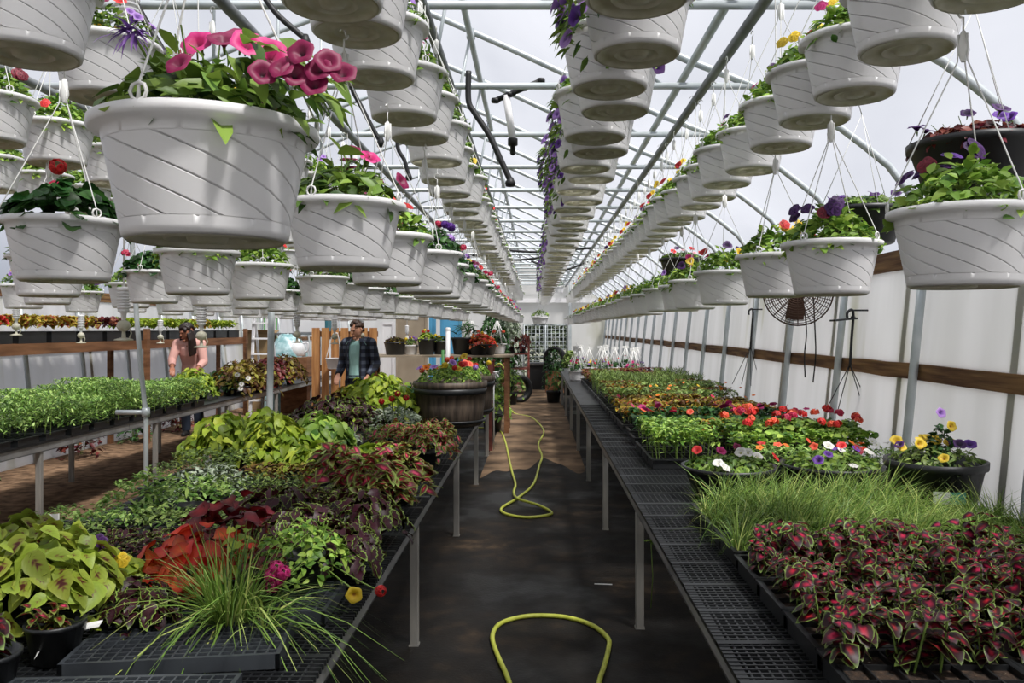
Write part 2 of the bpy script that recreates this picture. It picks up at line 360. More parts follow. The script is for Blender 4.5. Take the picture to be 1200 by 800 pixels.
def petal_disc(mb, P, Nn, R, lobes=5, depth=.35, mi=0, seg=20, rng=RNG, lobe=.14):
    n = len(P); Nn = unit(np.asarray(Nn, float)); ref = np.where(np.abs(Nn[:, 2:]) < .9, [[0, 0, 1.]], [[1., 0, 0]])
    U = unit(np.cross(Nn, ref)); W = np.cross(Nn, U); a = np.arange(seg)/seg*2*np.pi; ph = rng.random((n, 1))*6.28
    rr = 1+lobe*np.cos(lobes*a+ph); rings = [(.12, -depth), (.45, -.10), (.8, .04), (1.0, -.04)]
    V = []; UV = []
    for f, z in rings:
        wob = rng.normal(0, .04, (n, seg)) if f > .7 else 0
        rad = f*(rr if f > .4 else np.ones_like(rr)); zz = (z+wob)*np.ones((n, seg))
        R_ = np.broadcast_to(np.asarray(R, float), (n,))[:, None, None]
        V.append(P[:, None]+R_*(U[:, None]*(rad*np.cos(a))[..., None]+W[:, None]*(rad*np.sin(a))[..., None]+Nn[:, None]*zz[..., None]))
        UV.append(np.full((n, seg, 2), f))
    V = np.stack(V, 1).reshape(-1, 3); UV = np.stack(UV, 1).reshape(-1, 2); k = len(rings)
    i = np.arange(k-1)[:, None]*seg; j = np.arange(seg)[None]; j2 = (j+1) % seg
    q = np.stack([i+j, i+j2, i+seg+j2, i+seg+j], -1).reshape(-1, 4); Fq = (q[None]+(np.arange(n)*k*seg)[:, None, None]).reshape(-1, 4)
    c = np.arange(seg)[::-1]; Fc = c[None]+(np.arange(n)*k*seg)[:, None]
    rn = np.repeat(rng.random((n, 1, 2)), k*seg, 1).reshape(-1, 2)
    mb.add(V, [Fq, Fc], UV, rn, mi)

_fm = {}
def flower_mesh(kind, colour):
    key = (kind, colour)
    if key in _fm: return _fm[key]
    mb = MB(); rng = np.random.default_rng(len(_fm)+5); O = np.zeros((1, 3)); U = np.array([[0, 0, 1.]])
    if kind == 'petunia':
        petal_disc(mb, O, U, 1.0, 5, .55, rng=rng, lobe=.07); mb.lathe([(.05, -1.1), (.09, -.8), (.11, -.58)], 8, mi=1)
    elif kind == 'pansy':
        P = np.array([[.0, .45, .02], [-.42, .1, .0], [.42, .1, .0], [-.22, -.4, .04], [.24, -.4, .04]]); D = np.array([[.1, .1, 1.], [-.2, 0, 1], [.2, 0, 1], [-.1, -.25, 1], [.1, -.25, 1]])
        petal_disc(mb, P, D, .55, 3, .1, rng=rng, lobe=.06, seg=12)
    elif kind == 'cluster':
        n = 26; a = rng.random(n)*6.283; z = rng.uniform(-.25, 1, n); q = np.sqrt(np.clip(1-z*z, 0, 1)); D = np.stack([q*np.cos(a), q*np.sin(a), z*.8], 1)
        petal_disc(mb, D*.75, D, .42, 5, .2, rng=rng, seg=10, lobe=.2)
    elif kind == 'daisy':
        n = 13; a = np.arange(n)/n*6.283; D = np.stack([np.cos(a), np.sin(a), np.full(n, .15)], 1)
        leaves(mb, np.zeros((n, 3)), D, 1.0, .42, 'lance', .1, .05, 0, rng); mb.uv[-1][:, 0] = .9; mb.lathe([(.26, -.02), (.22, .1), (.02, .16)], 10)
    _fm[key] = mb.mesh('flower', ['fl_'+colour, 'stem']); return _fm[key]
def zrot(d): return Vector(d).to_track_quat('Z', 'Y').to_euler()
# ------------------------------------------------------------------ greenhouse shell
YN, YF, XR = -1.6, 27.0, -1.9                     # near end, far end, ridge
def xw(z): return 2.3+.1*(z-1.34)
HALF = [(2.37, 2.05), (2.27, 2.30), (2.08, 2.56), (1.8, 2.78), (1.4, 2.98), (.9, 3.18), (.185, 3.49), (-.5, 3.80), (-1.2, 4.10), (-1.9, 4.36)]
PROF = HALF+[(2*XR-x, z) for x, z in HALF[-2::-1]]
def roof_z(x):
    for (x0, z0), (x1, z1) in zip(PROF, PROF[1:]):
        if x1 <= x <= x0: return z0+(z1-z0)*(x0-x)/(x0-x1)
    return 2.05
def slab(mb, pts, th):                            # closed sheet from four corners
    p = [Vector(q) for q in pts]; n = (p[1]-p[0]).cross(p[3]-p[0]).normalized()*th
    V = [tuple(q) for q in p]+[tuple(q+n) for q in p]
    mb.add(V, np.array([[3, 2, 1, 0], [4, 5, 6, 7], [0, 1, 5, 4], [1, 2, 6, 5], [2, 3, 7, 6], [3, 0, 4, 7]]), smooth=False)
m = MB(); m.box((-1.9, 12.7, -.05), (9.4, 29, .1)); struct(m.build('floor', 'floor'))
M['dirt'] = plain('brown_dirt', '#4f3c2c', .95, c2='#8d7158', scale=9, bump=.8, spec=.2); M['sunlit_aisle_dirt'] = plain('dry_sunlit_aisle_floor', '#4c3e31', .95, c2='#8d745b', scale=2.2, bump=.3, spec=.2)
m = MB(); m.box((-4.12, 10, .004), (3.95, 20, .008)); struct(m.build('dirt_path', 'dirt'))
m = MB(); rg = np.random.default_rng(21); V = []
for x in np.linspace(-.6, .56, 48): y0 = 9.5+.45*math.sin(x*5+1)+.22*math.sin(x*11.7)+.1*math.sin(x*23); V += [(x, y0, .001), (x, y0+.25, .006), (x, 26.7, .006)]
m.add(V, np.array([[3*i+j, 3*i+3+j, 3*i+4+j, 3*i+1+j] for i in range(47) for j in (0, 1)])); struct(m.build('aisle_path', 'sunlit_aisle_dirt'))  # brown dirt, coloured lighter to carry the sunlight on the far aisle
m = MB(); m.box((-1.9, 60, -.12), (120, 66, .1)); struct(m.build('ground', plain('outside_ground', '#5d6152', .9, c2='#8a8a7c', scale=.8)))
for side in (0, 1):
    f = (lambda x: x) if side == 0 else (lambda x: 2*XR-x)
    m = MB(); slab(m, [(f(xw(0)), YN, 0), (f(xw(0)), YF, 0), (f(xw(2.05)), YF, 2.05), (f(xw(2.05)), YN, 2.05)], .02 if side else -.02)
    struct(m.build('wall_right' if side == 0 else 'wall_left', 'wall'))
m = MB(); PO = [(XR+(x-XR)*1.012, z+.035) for x, z in PROF]
n = len(PO); V = [(x, y, z) for y in (YN, YF) for x, z in PO]
m.add(V, np.array([[i, i+1, n+i+1, n+i] for i in range(n-1)])); struct(m.build('ceiling', 'film'))
# far end wall with the gate opening, near end wall behind the camera
DX0, DX1, DZ = -.42, 1.05, 1.75
m = MB(); pr = [(x, z) for x, z in PROF]
def endwall(m, y, hole=None):
    xs = sorted(set([2*XR-2.3, 2.3]+[x for x, _ in PROF if -6.1 < x < 2.3]+([DX0, DX1] if hole else [])))
    for x0, x1 in zip(xs, xs[1:]):
        zb = DZ if hole and x0 >= DX0-1e-6 and x1 <= DX1+1e-6 else 0
        V = [(x, y+dy, z) for dy in (0, .03) for x, z in ((x0, zb), (x1, zb), (x1, roof_z(x1)), (x0, roof_z(x0)))]
        m.add(V, np.array([[0, 1, 2, 3], [7, 6, 5, 4], [0, 4, 5, 1], [3, 2, 6, 7]]), smooth=False)
endwall(m, YF, True); struct(m.build('wall_back', 'wall'))
m = MB(); endwall(m, YN); struct(m.build('wall_front', 'wall'))
# wall trims: boards run the whole wall, battens cover the panel seams
for k, (z, h, y) in enumerate([(1.34, .095, 0), (2.04, .13, 0)]):
    for side in (0, 1):
        s = 1 if side == 0 else -1; x0 = xw(z) if side == 0 else 2*XR-xw(z)
        m = MB(); rs = np.random.default_rng(k)
        ys = np.arange(YN, YF+.1, .35); V = []
        for yy in ys:
            dz = rs.normal(0, .004); V += [(x0-s*.006, yy, z-h/2+dz), (x0-s*.042, yy, z-h/2+dz), (x0-s*.042, yy, z+h/2+dz), (x0-s*.006, yy, z+h/2+dz)]
        m.add(V, np.array([[4*i+j, 4*i+(j+1) % 4, 4*i+4+(j+1) % 4, 4*i+4+j] for i in range(len(ys)-1) for j in range(4)]), smooth=False)
        struct(m.build('trim_%d' % (k*2+side+1), 'wood'))
M['batten'] = plain('stained_batten', '#8f8a70', .7, c2='#7a7a48', scale=2, stretch=(1, 1, 2))
for k in range(20):
    y = 1.52+1.22*k; m = MB()
    V = [(xw(z)+dx, y+dy, z) for z in (0, 2.0) for dx, dy in ((-.004, -.03), (-.02, -.03), (-.02, .03), (-.004, .03))]
    m.add(V, np.array([[j, (j+1) % 4, 4+(j+1) % 4, 4+j] for j in range(4)]), smooth=False)
    struct(m.build('trim_%d' % (k+10), 'batten'))
    if y > 7 and k % 2 == 0:
        m = MB(); V2 = [(2*XR-a, b, c) for a, b, c in V]; m.add(V2, np.array([[4+j, 4+(j+1) % 4, (j+1) % 4, j] for j in range(4)]), smooth=False); struct(m.build('trim_%d' % (k+40), 'batten'))
post_mb = MB(); post_mb.tube([(xw(z)-.075, 0, z) for z in (0, .7, 1.4, 2.08)], .027, 8); post_mb.box((xw(0)-.075, 0, .01), (.12, .12, .02))
post_me = post_mb.mesh('post', 'galvanized')
post_mb2 = MB(); post_mb2.tube([(2*XR-xw(z)+.075, 0, z) for z in (0, .7, 1.4, 2.08)], .027, 8); post_me2 = post_mb2.mesh('post', 'galvanized')
TY = [2.44+1.22*k for k in range(-3, 21)]
for i, y in enumerate(TY):
    if y > 1:
        tag(put(post_me, 'wall_post', loc=(0, y, 0)), 'galvanized pipe post against the white panel wall, %s from the near end' % ORD[i-2], 'post', 'galvanized posts along the white panel wall')
        if y > 6.5: tag(put(post_me2, 'wall_post', loc=(0, y, 0)), 'galvanized post behind the long wooden plant shelf, %s from the near end' % ORD[i-6], 'post', 'posts behind the wooden shelf')
TIE = 3.03
h = MB(); P = []
for (x0, z0), (x1, z1) in zip(PROF, PROF[1:]): P += [(x0, 0, z0), ((x0+x1)/2, 0, (z0+z1)/2+.004)]
P.append((PROF[-1][0], 0, PROF[-1][1])); h.tube(P, .023, 8); hoop_me = h.mesh('hoop', 'galvanized')
t = MB(); t.tube([(1.30, 0, TIE), (2*XR-1.30, 0, TIE)], .021, 8); tie_me = t.mesh('tie_bar', 'galvanized')
webs = []
for a, b in ((.75, .25), (-.62, -.48), (-1.9, -1.9), (-3.3, -3.5)):
    w = MB(); w.tube([(a, 0, TIE), (b, 0, roof_z(b))], .011, 6); w.box((b, 0, roof_z(b)-.02), (.06, .07, .06)); webs.append(w.mesh('web', 'galvanized'))
for i, y in enumerate(TY):
    if y < -1.5: continue
    r = thing('roof_truss', 'arched galvanized roof truss with tie bar, %s from the near end' % ORD[i], 'truss', (0, y, 0), group='roof trusses of the greenhouse')
    put(hoop_me, 'hoop', r); put(tie_me, 'tie_bar', r)
    for w in webs: put(w, 'web', r)
for nm, x in (('just below the roof over the aisle', .9), ('at the ridge', -1.9), ('under the roof over the barrel bench', -.48), ('under the roof over the tomato bench', -4.6)):
    m = MB(); z = roof_z(x)-.05; m.tube([(x, YN+.1, z), (x, 10, z), (x, YF-.1, z)], .024, 8); tag(m.build('purlin_pipe', 'galvanized'), 'long galvanized purlin pipe '+nm, 'pipe', 'purlin pipes under the roof')
RAIL_Z = 2.965
for nm, x in (('over the middle of the aisle', .245), ('nearest the white panel wall', .955), ('along the aisle edge of the barrel bench', -.48), ('along the middle of the barrel bench', -1.31),
              ('along the back edge of the barrel bench', -2.03), ('over the walkway before the tomato seedlings', -2.8), ('over the tomato seedling bench', -3.65)):
    m = MB(); m.tube([(x, YN+.1, RAIL_Z), (x, 12, RAIL_Z), (x, YF-.2, RAIL_Z)], .026, 8); tag(m.build('hanging_rail', 'rail_metal'), 'dark steel pipe carrying the hanging baskets '+nm, 'rail', 'basket rails')

# ------------------------------------------------------------------ hanging baskets
HT = .17
def basket_shell():
    N, fr = 10, [-.07, -.040, -.014, .014, .040, .07, .29, .5, .71]
    rows = [(.104, .006, 0), (.108, .0, 0), (.1145, .004, 0), (.1165, .014, 0), (.1180, .0255, 0)]
    z0, z1 = .027, .150
    for k, t_ in enumerate([0, .012, .12, .25, .38, .5, .62, .75, .88, .988, 1]): rows.append((.1182+(.1395-.1182)*t_, z0+(z1-z0)*t_, 1))
    rows += [(.1397, .1515, 0), (.142, .167, 0), (.156, .170, 0), (.160, .175, 0), (.159, .187, 0), (.154, .190, 0), (.147, .189, 0), (.144, .18, 0), (.139, .15, 0), (.130, .10, 0)]
    V = []; ang = []
    for r, z, g in rows:
        tt = min(max((z-z0)/(z1-z0), 0), 1); ph = -math.radians(112)*tt
        if tt <= 0: ph += math.radians(20)
        if tt >= 1: ph -= math.radians(20)
        for k in range(N):
            for f in fr:
                th = (k+f)/N*2*math.pi+ph; z_ = z*HT/.19; rr = r-(.010 if g and abs(f) < .02 else 0); V.append((rr*math.cos(th), rr*math.sin(th), z_))
    C = N*len(fr); m = MB()
    m.add(V, np.array([[i*C+j, i*C+(j+1) % C, (i+1)*C+(j+1) % C, (i+1)*C+j] for i in range(len(rows)-1) for j in range(C)]))
    return m.mesh('basket_shell', 'white_plastic')
SHELL = basket_shell()
m = MB(); m.lathe([(.110, .004), (.107, -.002), (.102, .001), (.098, .006), (.062, .007), (.060, .002), (.056, .002), (.054, .008), (.03, .008), (.027, -.001), (.006, -.001)], 32, cap1=True); SAUCER = m.mesh('drip_saucer', 'white_saucer')
m = MB(); m.lathe([(.140, .140), (.1, .148), (.02, .15)], 16, cap1=True); SOILDISC = m.mesh('soil', 'soil')
def hanger_mesh(nw, rr=.156):
    m = MB(); top = HT+.385
    for k in range(nw):
        a = k/nw*6.283+.4; c, s = math.cos(a), math.sin(a)
        m.tube([(rr*c, rr*s, HT-.005), (rr*c*.99, rr*s*.99, HT+.02), (.012*c, .012*s, top-.06), (.01*c, .01*s, top)], [.0032, .0017, .0017, .003], 5)
        m.tube([(rr*c-s*.012*math.cos(q), rr*s+c*.012*math.cos(q), HT+.008+.012*math.sin(q)) for q in np.linspace(0, 6.283, 9)[:-1]], .0028, 4, closed=True)
    m.lathe([(.004, top+.008), (.008, top), (.013, top-.035), (.005, top-.06)], 8)
    hk = [(0, 0, top)]+[(0, .014*math.sin(q)-.0, top+.052-.014*math.cos(q)) for q in np.linspace(0, 4.4, 8)]
    m.tube(hk, .0024, 5); return m.mesh('hanger', 'white_wire')
HANG3, HANG4 = hanger_mesh(3), hanger_mesh(4)
def wire_mesh(L):
    m = MB(); z = HT+.43; m.tube([(.006, 0, z), (0, 0, z+.02), (.004, .002, z+L*.5), (0, 0, z+L-.03), (-.02, 0, z+L+.012), (-.038, 0, z+L-.006)], .0022, 4); return m.mesh('hook_wire', 'white_wire')
LOWZ, HIGHZ = 1.73, 2.30
WIRE = wire_mesh(RAIL_Z-LOWZ-HT-.43+.015)
def folmesh(kind, v, far=False):
    rg = np.random.default_rng(hash_(kind)+v*13); m = MB(); c = (0, 0, HT-.03); q = .55 if far else 1
    if kind == 'petunia': dome(m, int(230*q), .148, .125, .052, .024, 'lance', c, .4, 0, rg, (-.4, 1.1)); dome(m, int(40*q), .13, .17, .05, .02, 'lance', c, .3, 0, rg, (.2, 1.3)); mat = 'lf_green'; stems(m, 12, .12, .14, .002, 1, rg, z0=HT-.02)
    elif kind == 'pansy': dome(m, int(330*q), .150, .13, .038, .021, 'ovate', c, .3, 0, rg, (-.25, 1.1)); dome(m, int(90*q), .115, .165, .036, .018, 'ovate', c, .2, 0, rg, (.1, 1.3)); mat = 'lf_bright'
    elif kind == 'bells': dome(m, int(380*q), .155, .135, .034, .014, 'lance', c, .3, 0, rg, (-.2, 1.1)); mat = 'lf_green'
    elif kind == 'geranium': dome(m, int(170*q), .150, .14, .045, .047, 'round', c, .25, 0, rg, (-.2, .5)); mat = 'lf_dark'
    elif kind == 'verbena':
        dome(m, int(240*q), .152, .145, .046, .02, 'frill', c, .4, 0, rg, (-.2, 1.0)); mat = 'lf_dark'
    elif kind == 'trail':
        dome(m, int(120*q), .155, .09, .036, .018, 'ovate', c, .4, 0, rg, (-.2, 1.0)); mat = 'lf_green'
        n = int(120*q); a = 3.3+rg.normal(0, .5, n); z = HT+.06-rg.random(n)**1.4*.20; R = .17+.03*rg.random(n)
        leaves(m, np.stack([R*np.cos(a), R*np.sin(a), z], 1), np.stack([np.cos(a), np.sin(a), rg.uniform(-1, .3, n)], 1), .036, .018, 'ovate', .5, .18, 0, rg)
    return m.mesh('foliage', [mat, 'stem'])
def hash_(s): return sum(ord(c)*(i+1) for i, c in enumerate(s)) % 9973
def flower_spots(kind, n, rg):
    a = rg.random(n)*6.283; r = np.sqrt(rg.random(n))*.15
    if kind == 'trail':
        a = 3.3+rg.normal(0, .7, n); z = HT+.11-rg.random(n)**1.3*.26; r = np.where(z > HT+.02, .05+.14*rg.random(n), .185+.03*rg.random(n))
        P = np.stack([r*np.cos(a), r*np.sin(a), z], 1); D = np.stack([np.cos(a), np.sin(a)-.4, np.full(n, .35)], 1); return P, D
    H = {'petunia': .13, 'pansy': .125, 'bells': .12, 'geranium': .17, 'verbena': .13}[kind]
    z = HT-.01+H*np.sqrt(np.clip(1-(r/.17)**2, 0, 1))+rg.uniform(.0, .03, n)
    P = np.stack([r*np.cos(a), r*np.sin(a), z], 1); D = np.stack([np.cos(a)*r*6, np.sin(a)*r*6-.55, rg.uniform(.25, .9, n)], 1)
    return P, D
# (foliage kind, flower form, petal colours, flower radius, how many, words)
BK = {'magenta': ('petunia', 'petunia', ['magenta', 'magenta', 'pink'], .027, 7, 'magenta petunias'),
      'violet': ('pansy', 'pansy', ['violet', 'purple', 'violet', 'wine'], .026, 7, 'dark violet pansies'),
      'yellow': ('pansy', 'pansy', ['yellow', 'yellow', 'yellow', 'red'], .025, 8, 'yellow pansies'),
      'mixed': ('pansy', 'pansy', ['red', 'yellow', 'violet', 'pink'], .024, 6, 'mixed pansies'),
      'green': ('pansy', 'pansy', ['lavender', 'red'], .02, 2, 'nearly flowerless green pansies'),
      'bells': ('bells', 'petunia', ['magenta', 'lavender', 'yellow', 'red'], .017, 12, 'small mixed trailing petunias'),
      'geranium': ('geranium', 'cluster', ['red', 'crimson'], .025, 2, 'dark geranium leaves'),
      'verbena': ('verbena', 'cluster', ['purple', 'lavender', 'crimson'], .022, 7, 'purple and red verbena'),
      'trail': ('trail', 'petunia', ['lavender', 'lavender', 'lavender', 'purple'], .022, 40, 'trailing lavender flowers')}
_fo, _bl = {}, {}
def fol(kind, v, far):
    if (kind, v, far) not in _fo: _fo[kind, v, far] = folmesh(kind, v, far)
    return _fo[kind, v, far]
def blossoms(key, v):
    if (key, v) in _bl: return _bl[key, v]
    kind, form, cols, R, n, _ = BK[key]; rg = np.random.default_rng(hash_(key)+v*31); P, D = flower_spots(kind, n, rg); m = MB()
    ci = rg.integers(0, len(cols), n)
    for i in range(n):
        if form == 'cluster':
            a = rg.random(9)*6.283; z = rg.uniform(-.2, 1, 9); q = np.sqrt(np.clip(1-z*z, 0, 1)); B = np.stack([q*np.cos(a), q*np.sin(a), z], 1)
            petal_disc(m, P[i]+B*R*.8, B, R*.5, 5, .2, int(ci[i]), 8, rg)
        else: petal_disc(m, P[i:i+1], D[i:i+1], R*rg.uniform(.8, 1.15), 5 if form == 'petunia' else 3, .4, int(ci[i]), 12, rg)
    _bl[key, v] = m.mesh('blossoms', ['fl_'+c for c in cols]); return _bl[key, v]
def basket(x, y, z, key, words, tier, near, v, rz, group):
    r = thing('hanging_basket', 'basket of %s, %s' % (BK[key][5], words), 'hanging basket', (x, y, z), 0, group)
    put(SHELL, 'basket_shell', r, rotz=rz); put(SAUCER, 'drip_saucer', r)
    put(HANG4 if v % 2 else HANG3, 'hanger', r, rotz=rz*.7-1.1)
    if tier == 'low': put(WIRE, 'hook_wire', r)
    f = put(fol(BK[key][0], v, y > 7), 'foliage', r, rotz=0 if key == 'trail' else rz)
    if near:
        put(SOILDISC, 'soil', r)
        kind, form, cols, R, n, _ = BK[key]; rg = np.random.default_rng(int(y*1000) % 9999+int(abs(x)*77)); P, D = flower_spots(kind, n, rg)
        for i in range(n): put(flower_mesh(form, cols[int(rg.integers(0, len(cols)))]), 'flower', r, P[i], rot=zrot(D[i]), scale=R*float(rg.uniform(.85, 1.15)))
    else: put(blossoms(key, v), 'blossoms', r, rotz=0 if key == 'trail' else rz*.0)
    return r
def cont(front, step, end):
    L = list(front); rg = np.random.default_rng(int(step*1000))
    while L[-1] < end: L.append(L[-1]+step*float(rg.uniform(.92, 1.08)))
    return L
ROWS = [  # words, x, tier, depths, key cycle (front keys first)
 ('on the barrel bench aisle edge', -.487, 'low', cont([1.22, 2.14, 2.85, 3.45, 4.12, 4.8], .62, 22), ['magenta', 'magenta', 'green', 'verbena', 'verbena', 'verbena', 'bells', 'verbena', 'green', 'bells']),
 ('on the barrel bench aisle edge', -.475, 'high', cont([1.93, 2.15, 2.52, 2.96, 3.35, 3.75, 4.3], .36, 22), ['bells', 'bells', 'bells', 'magenta', 'mixed', 'bells', 'mixed', 'green', 'mixed', 'violet', 'bells']),
 ('over the aisle', .245, 'high', cont([1.82, 2.2, 2.52, 2.8, 3.14, 3.44, 3.75, 4.03], .34, 25), ['trail', 'trail', 'green', 'green', 'green', 'trail', 'green', 'trail', 'trail', 'trail', 'green', 'trail', 'green', 'green', 'bells', 'green', 'green', 'trail', 'green']),
 ('by the white wall', .958, 'low', cont([1.82, 2.68, 3.35, 4.24, 4.9], .66, 23), ['violet', 'violet', 'yellow', 'mixed', 'mixed', 'green', 'green', 'green', 'green', 'yellow', 'yellow', 'green', 'yellow', 'yellow', 'green']),
 ('by the white wall', .945, 'high', cont([1.72, 2.08, 2.46, 2.78, 3.2, 3.66, 4.0], .36, 22), ['green', 'yellow', 'mixed', 'yellow', 'mixed', 'mixed', 'green', 'green', 'yellow', 'yellow', 'yellow', 'yellow']),
 ('on the barrel bench middle', -1.31, 'low', cont([2.30, 3.22, 3.97, 5.0], .72, 14), ['geranium', 'green', 'green', 'bells', 'geranium']),
 ('on the barrel bench middle', -1.31, 'high', cont([1.9, 2.5, 2.95], .42, 11), ['violet', 'bells', 'violet', 'bells', 'green']),
 ('on the barrel bench outer edge', -2.03, 'low', cont([3.45, 4.4, 5.15], .75, 13), ['bells', 'geranium', 'violet', 'green']),
 ('on the barrel bench outer edge', -2.03, 'high', cont([3.08, 3.52, 3.96], .45, 11), ['violet', 'green', 'bells', 'geranium']),
 ('over the dirt walkway', -2.80, 'low', cont([4.75, 5.7, 6.5], .75, 14), ['violet', 'green', 'bells']),
 ('over the dirt walkway', -2.80, 'high', cont([4.25, 4.7, 5.15], .5, 11), ['green', 'violet']),
 ('over the tomato bench', -3.65, 'low', cont([5.9, 6.7], .8, 15), ['bells', 'violet', 'green'])]
ALLB = []
BZ = [1.752, 2.355, 2.325, 1.722, 2.295, 1.74, 2.30, 1.74, 2.29, 1.74, 2.30, 1.74]
for ri, (w, x, tier, ys, keys) in enumerate(ROWS):
    rg = np.random.default_rng(ri+3)
    for i, y in enumerate(ys):
        key = keys[i] if i < len(keys) else keys[len(keys)//3+int(rg.integers(0, len(keys)-len(keys)//3))]
        zz = BZ[ri]+float(rg.normal(0, .005)); xx = x+float(np.clip(rg.normal(0, .016), -.024, .024)) if i else x
        if ri == 2: xx = x+(.022 if i % 2 else -.022)
        if ri == 0 and i == 0: xx, zz = -.484, 1.728
        if ri == 3 and i == 0: zz -= .036; xx -= .018
        if ri == 6 and i == 0: xx, zz = -1.17, 2.225
        pr = y*(1.0 if ri in (0, 2, 3, 4) else 1.25)
        ALLB.append((pr, xx, y, zz, key, '%s in %s row %s' % (ORD[i], tier, w), tier, i % 3, float(rg.random()*6.28), 'baskets in the %s row %s' % (tier, w)))
ALLB.sort(key=lambda b: b[0])
for i, (pr, x, y, z, key, w, tier, v, rz, grp) in enumerate(ALLB[:296]): basket(x, y, z, key, w, tier, y < 3.6, v, rz, grp)
m = MB()
for pr, x, y, z, key, w, tier, v, rz, grp in ALLB[296:]:
    m.lathe([(.108, 0), (.117, .006), (.140, .165), (.158, .172), (.158, .19), (.144, .19)], 14, (x, y, z), 0, cap0=True)
    m2 = MB(); dome(m, 40, .15, .08, .05, .03, 'small', (x, y, z+HT-.02), mi=1, rng=RNG); m.tube([(x, y, z+HT), (x, y, RAIL_Z)], .003, 4, mi=2)
if ALLB[296:]: tag(m.build('hanging_basket_mass', ['white_plastic', 'lf_green', 'white_wire']), 'white hanging baskets crowding together at the far end of the rails', 'hanging baskets', kind='stuff')

m = MB(); rg = np.random.default_rng(55)  # unseen baskets added overhead to shade the near benches
for w, x, tier, ys, keys in ROWS:
    if tier == 'high':
        for y in np.arange(-1.2, (1.3 if x > -1.6 else 2.6), .42):
            xx = x+rg.normal(0, .03); z = 2.32; m.lathe([(.108, 0), (.117, .006), (.140, .15), (.158, .155), (.158, .17), (.144, .17), (.02, .16)], 14, (xx, y, z), 0, cap0=True)
            dome(m, 40, .16, .1, .06, .04, 'small', (xx, y, z+.14), mi=1, rng=rg); m.tube([(xx, y, z+.17), (xx, y, RAIL_Z)], .003, 4, mi=2)
tag(m.build('hanging_basket_mass', ['white_plastic', 'lf_green', 'white_wire']), 'unseen white hanging baskets added overhead to shade the near benches', 'hanging baskets', kind='stuff')

# extra magenta petunia spilling over the rim of the big front basket
front = [o for o in bpy.data.objects if o.name.startswith('hanging_basket') and o.parent is None and 'first in low row on the barrel bench aisle edge' in o.get('label', '')][0]
rg = np.random.default_rng(77); m = MB(); n = 70
a = rg.uniform(-.9, .5, n); R = rg.uniform(.10, .19, n); z = HT+.10-np.clip(R-.14, 0, 1)*2.2*rg.random(n)-rg.random(n)*.05
leaves(m, np.stack([R*np.cos(a), R*np.sin(a), z], 1), np.stack([np.cos(a), np.sin(a), rg.uniform(-.8, .5, n)], 1), .042, .024, 'ovate', .45, .18, 0, rg)
m.build('trailing_stems', 'lf_green', front)
for px, py in ((372, 80), (385, 70), (352, 60), (308, 84), (346, 86), (368, 98), (402, 84), (208, 73), (330, 78)):
    p = at(px, py, 1.06)-front.location; put(flower_mesh('petunia', 'magenta'), 'flower', front, p, rot=zrot((rg.uniform(-.3, .6), -1, rg.uniform(.1, .7))), scale=.018)
m = MB(); p = at(155, 38, 1.05)-front.location; leaves(m, np.repeat(np.array(p)[None], 34, 0)+rg.normal(0, .004, (34, 3)), unit(np.stack([rg.normal(0, 1, 34), rg.normal(-.4, .5, 34), rg.normal(.15, .5, 34)], 1)), .032, .006, 'lance', .6, .1, 0, rg)
m.tube([tuple(Vector((-.06, 0, HT+.05))), tuple(p)], .002, 4, mi=1); m.build('flower', ['fl_lavender', 'stem'], front)

# ------------------------------------------------------------------ benches
def bench(label, x0, x1, y0, y1, z, legs, front, braces=(), grid=True):
    r = thing('greenhouse_bench', label, 'bench', ((x0+x1)/2, y0, 0), group='metal benches with black mesh tops'); L = Vector((-(x0+x1)/2, -y0, 0))
    for x in (x0, x1):
        m = MB(); s = 1 if x == x0 else -1
        m.box((x+s*.0125, (y0+y1)/2, z-.045), (.025, y1-y0, .07)); m.box((x+s*.02, (y0+y1)/2, z-.078), (.04, y1-y0, .006)); m.build('side_rail', 'aluminium', r, L)
    m = MB()
    for y in np.arange(y0+.03, y1, .6): m.box(((x0+x1)/2, y, z-.035), (x1-x0-.06, .03, .04))
    m.build('cross_bars', 'aluminium', r, L)
    m = MB(); st = .027
    if grid:
        for i, y in enumerate(np.arange(y0, y1, st)): m.box(((x0+x1)/2, y, z-.008), (x1-x0+.03, .006 if i % 10 else .026, .016))
        for i, x in enumerate(np.arange(x0, x1, st)): m.box((x, (y0+y1)/2, z-.009), (.006 if i % 20 else .03, y1-y0, .014))
    else:
        m.box(((x0+x1)/2, (y0+y1)/2, z-.008), (x1-x0+.02, y1-y0, .016))
    m.build('mesh_top', 'black_plastic', r, L)
    for y in legs:
        for x in (x0+.02, x1-.03):
            m = MB(); m.rbox((x, y, (z-.08)/2), (.043, .043, z-.08), .004); m.box((x, y, .004), (.05, .05, .008)); m.build('leg', 'leg_metal', r, L)
    for y in braces:
        s = 1 if front == x0 else -1; m = MB()
        m.bar((front+s*.01, y+.02, z-.08), (front+s*.30, y+.05, z-.42), .05, .006); m.build('brace', 'paper', r, L)
    return r
ZB = .70; RX0, RX1, LX0, LX1 = .535, 2.15, -2.12, -.585
RB = 'mesh-topped metal bench under the '
bench(RB+'red-centred coleus, nearest of four along the white wall', RX0, RX1, 1.3, 5.5, ZB, (2.28, 4.43), RX0, (2.5,))
bench(RB+'pink geraniums, second along the white wall', RX0, RX1, 5.51, 9.8, ZB, (6.6, 8.72), RX0, (7.1,))
bench(RB+'bronze bedding trays, third along the white wall', RX0, RX1, 9.81, 14.1, ZB, (10.85, 13.0), RX0, (), False)
bench(RB+'grounded white baskets, fourth along the white wall', RX0, RX1, 14.11, 18.8, ZB, (15.2, 17.4), RX0, (), False)
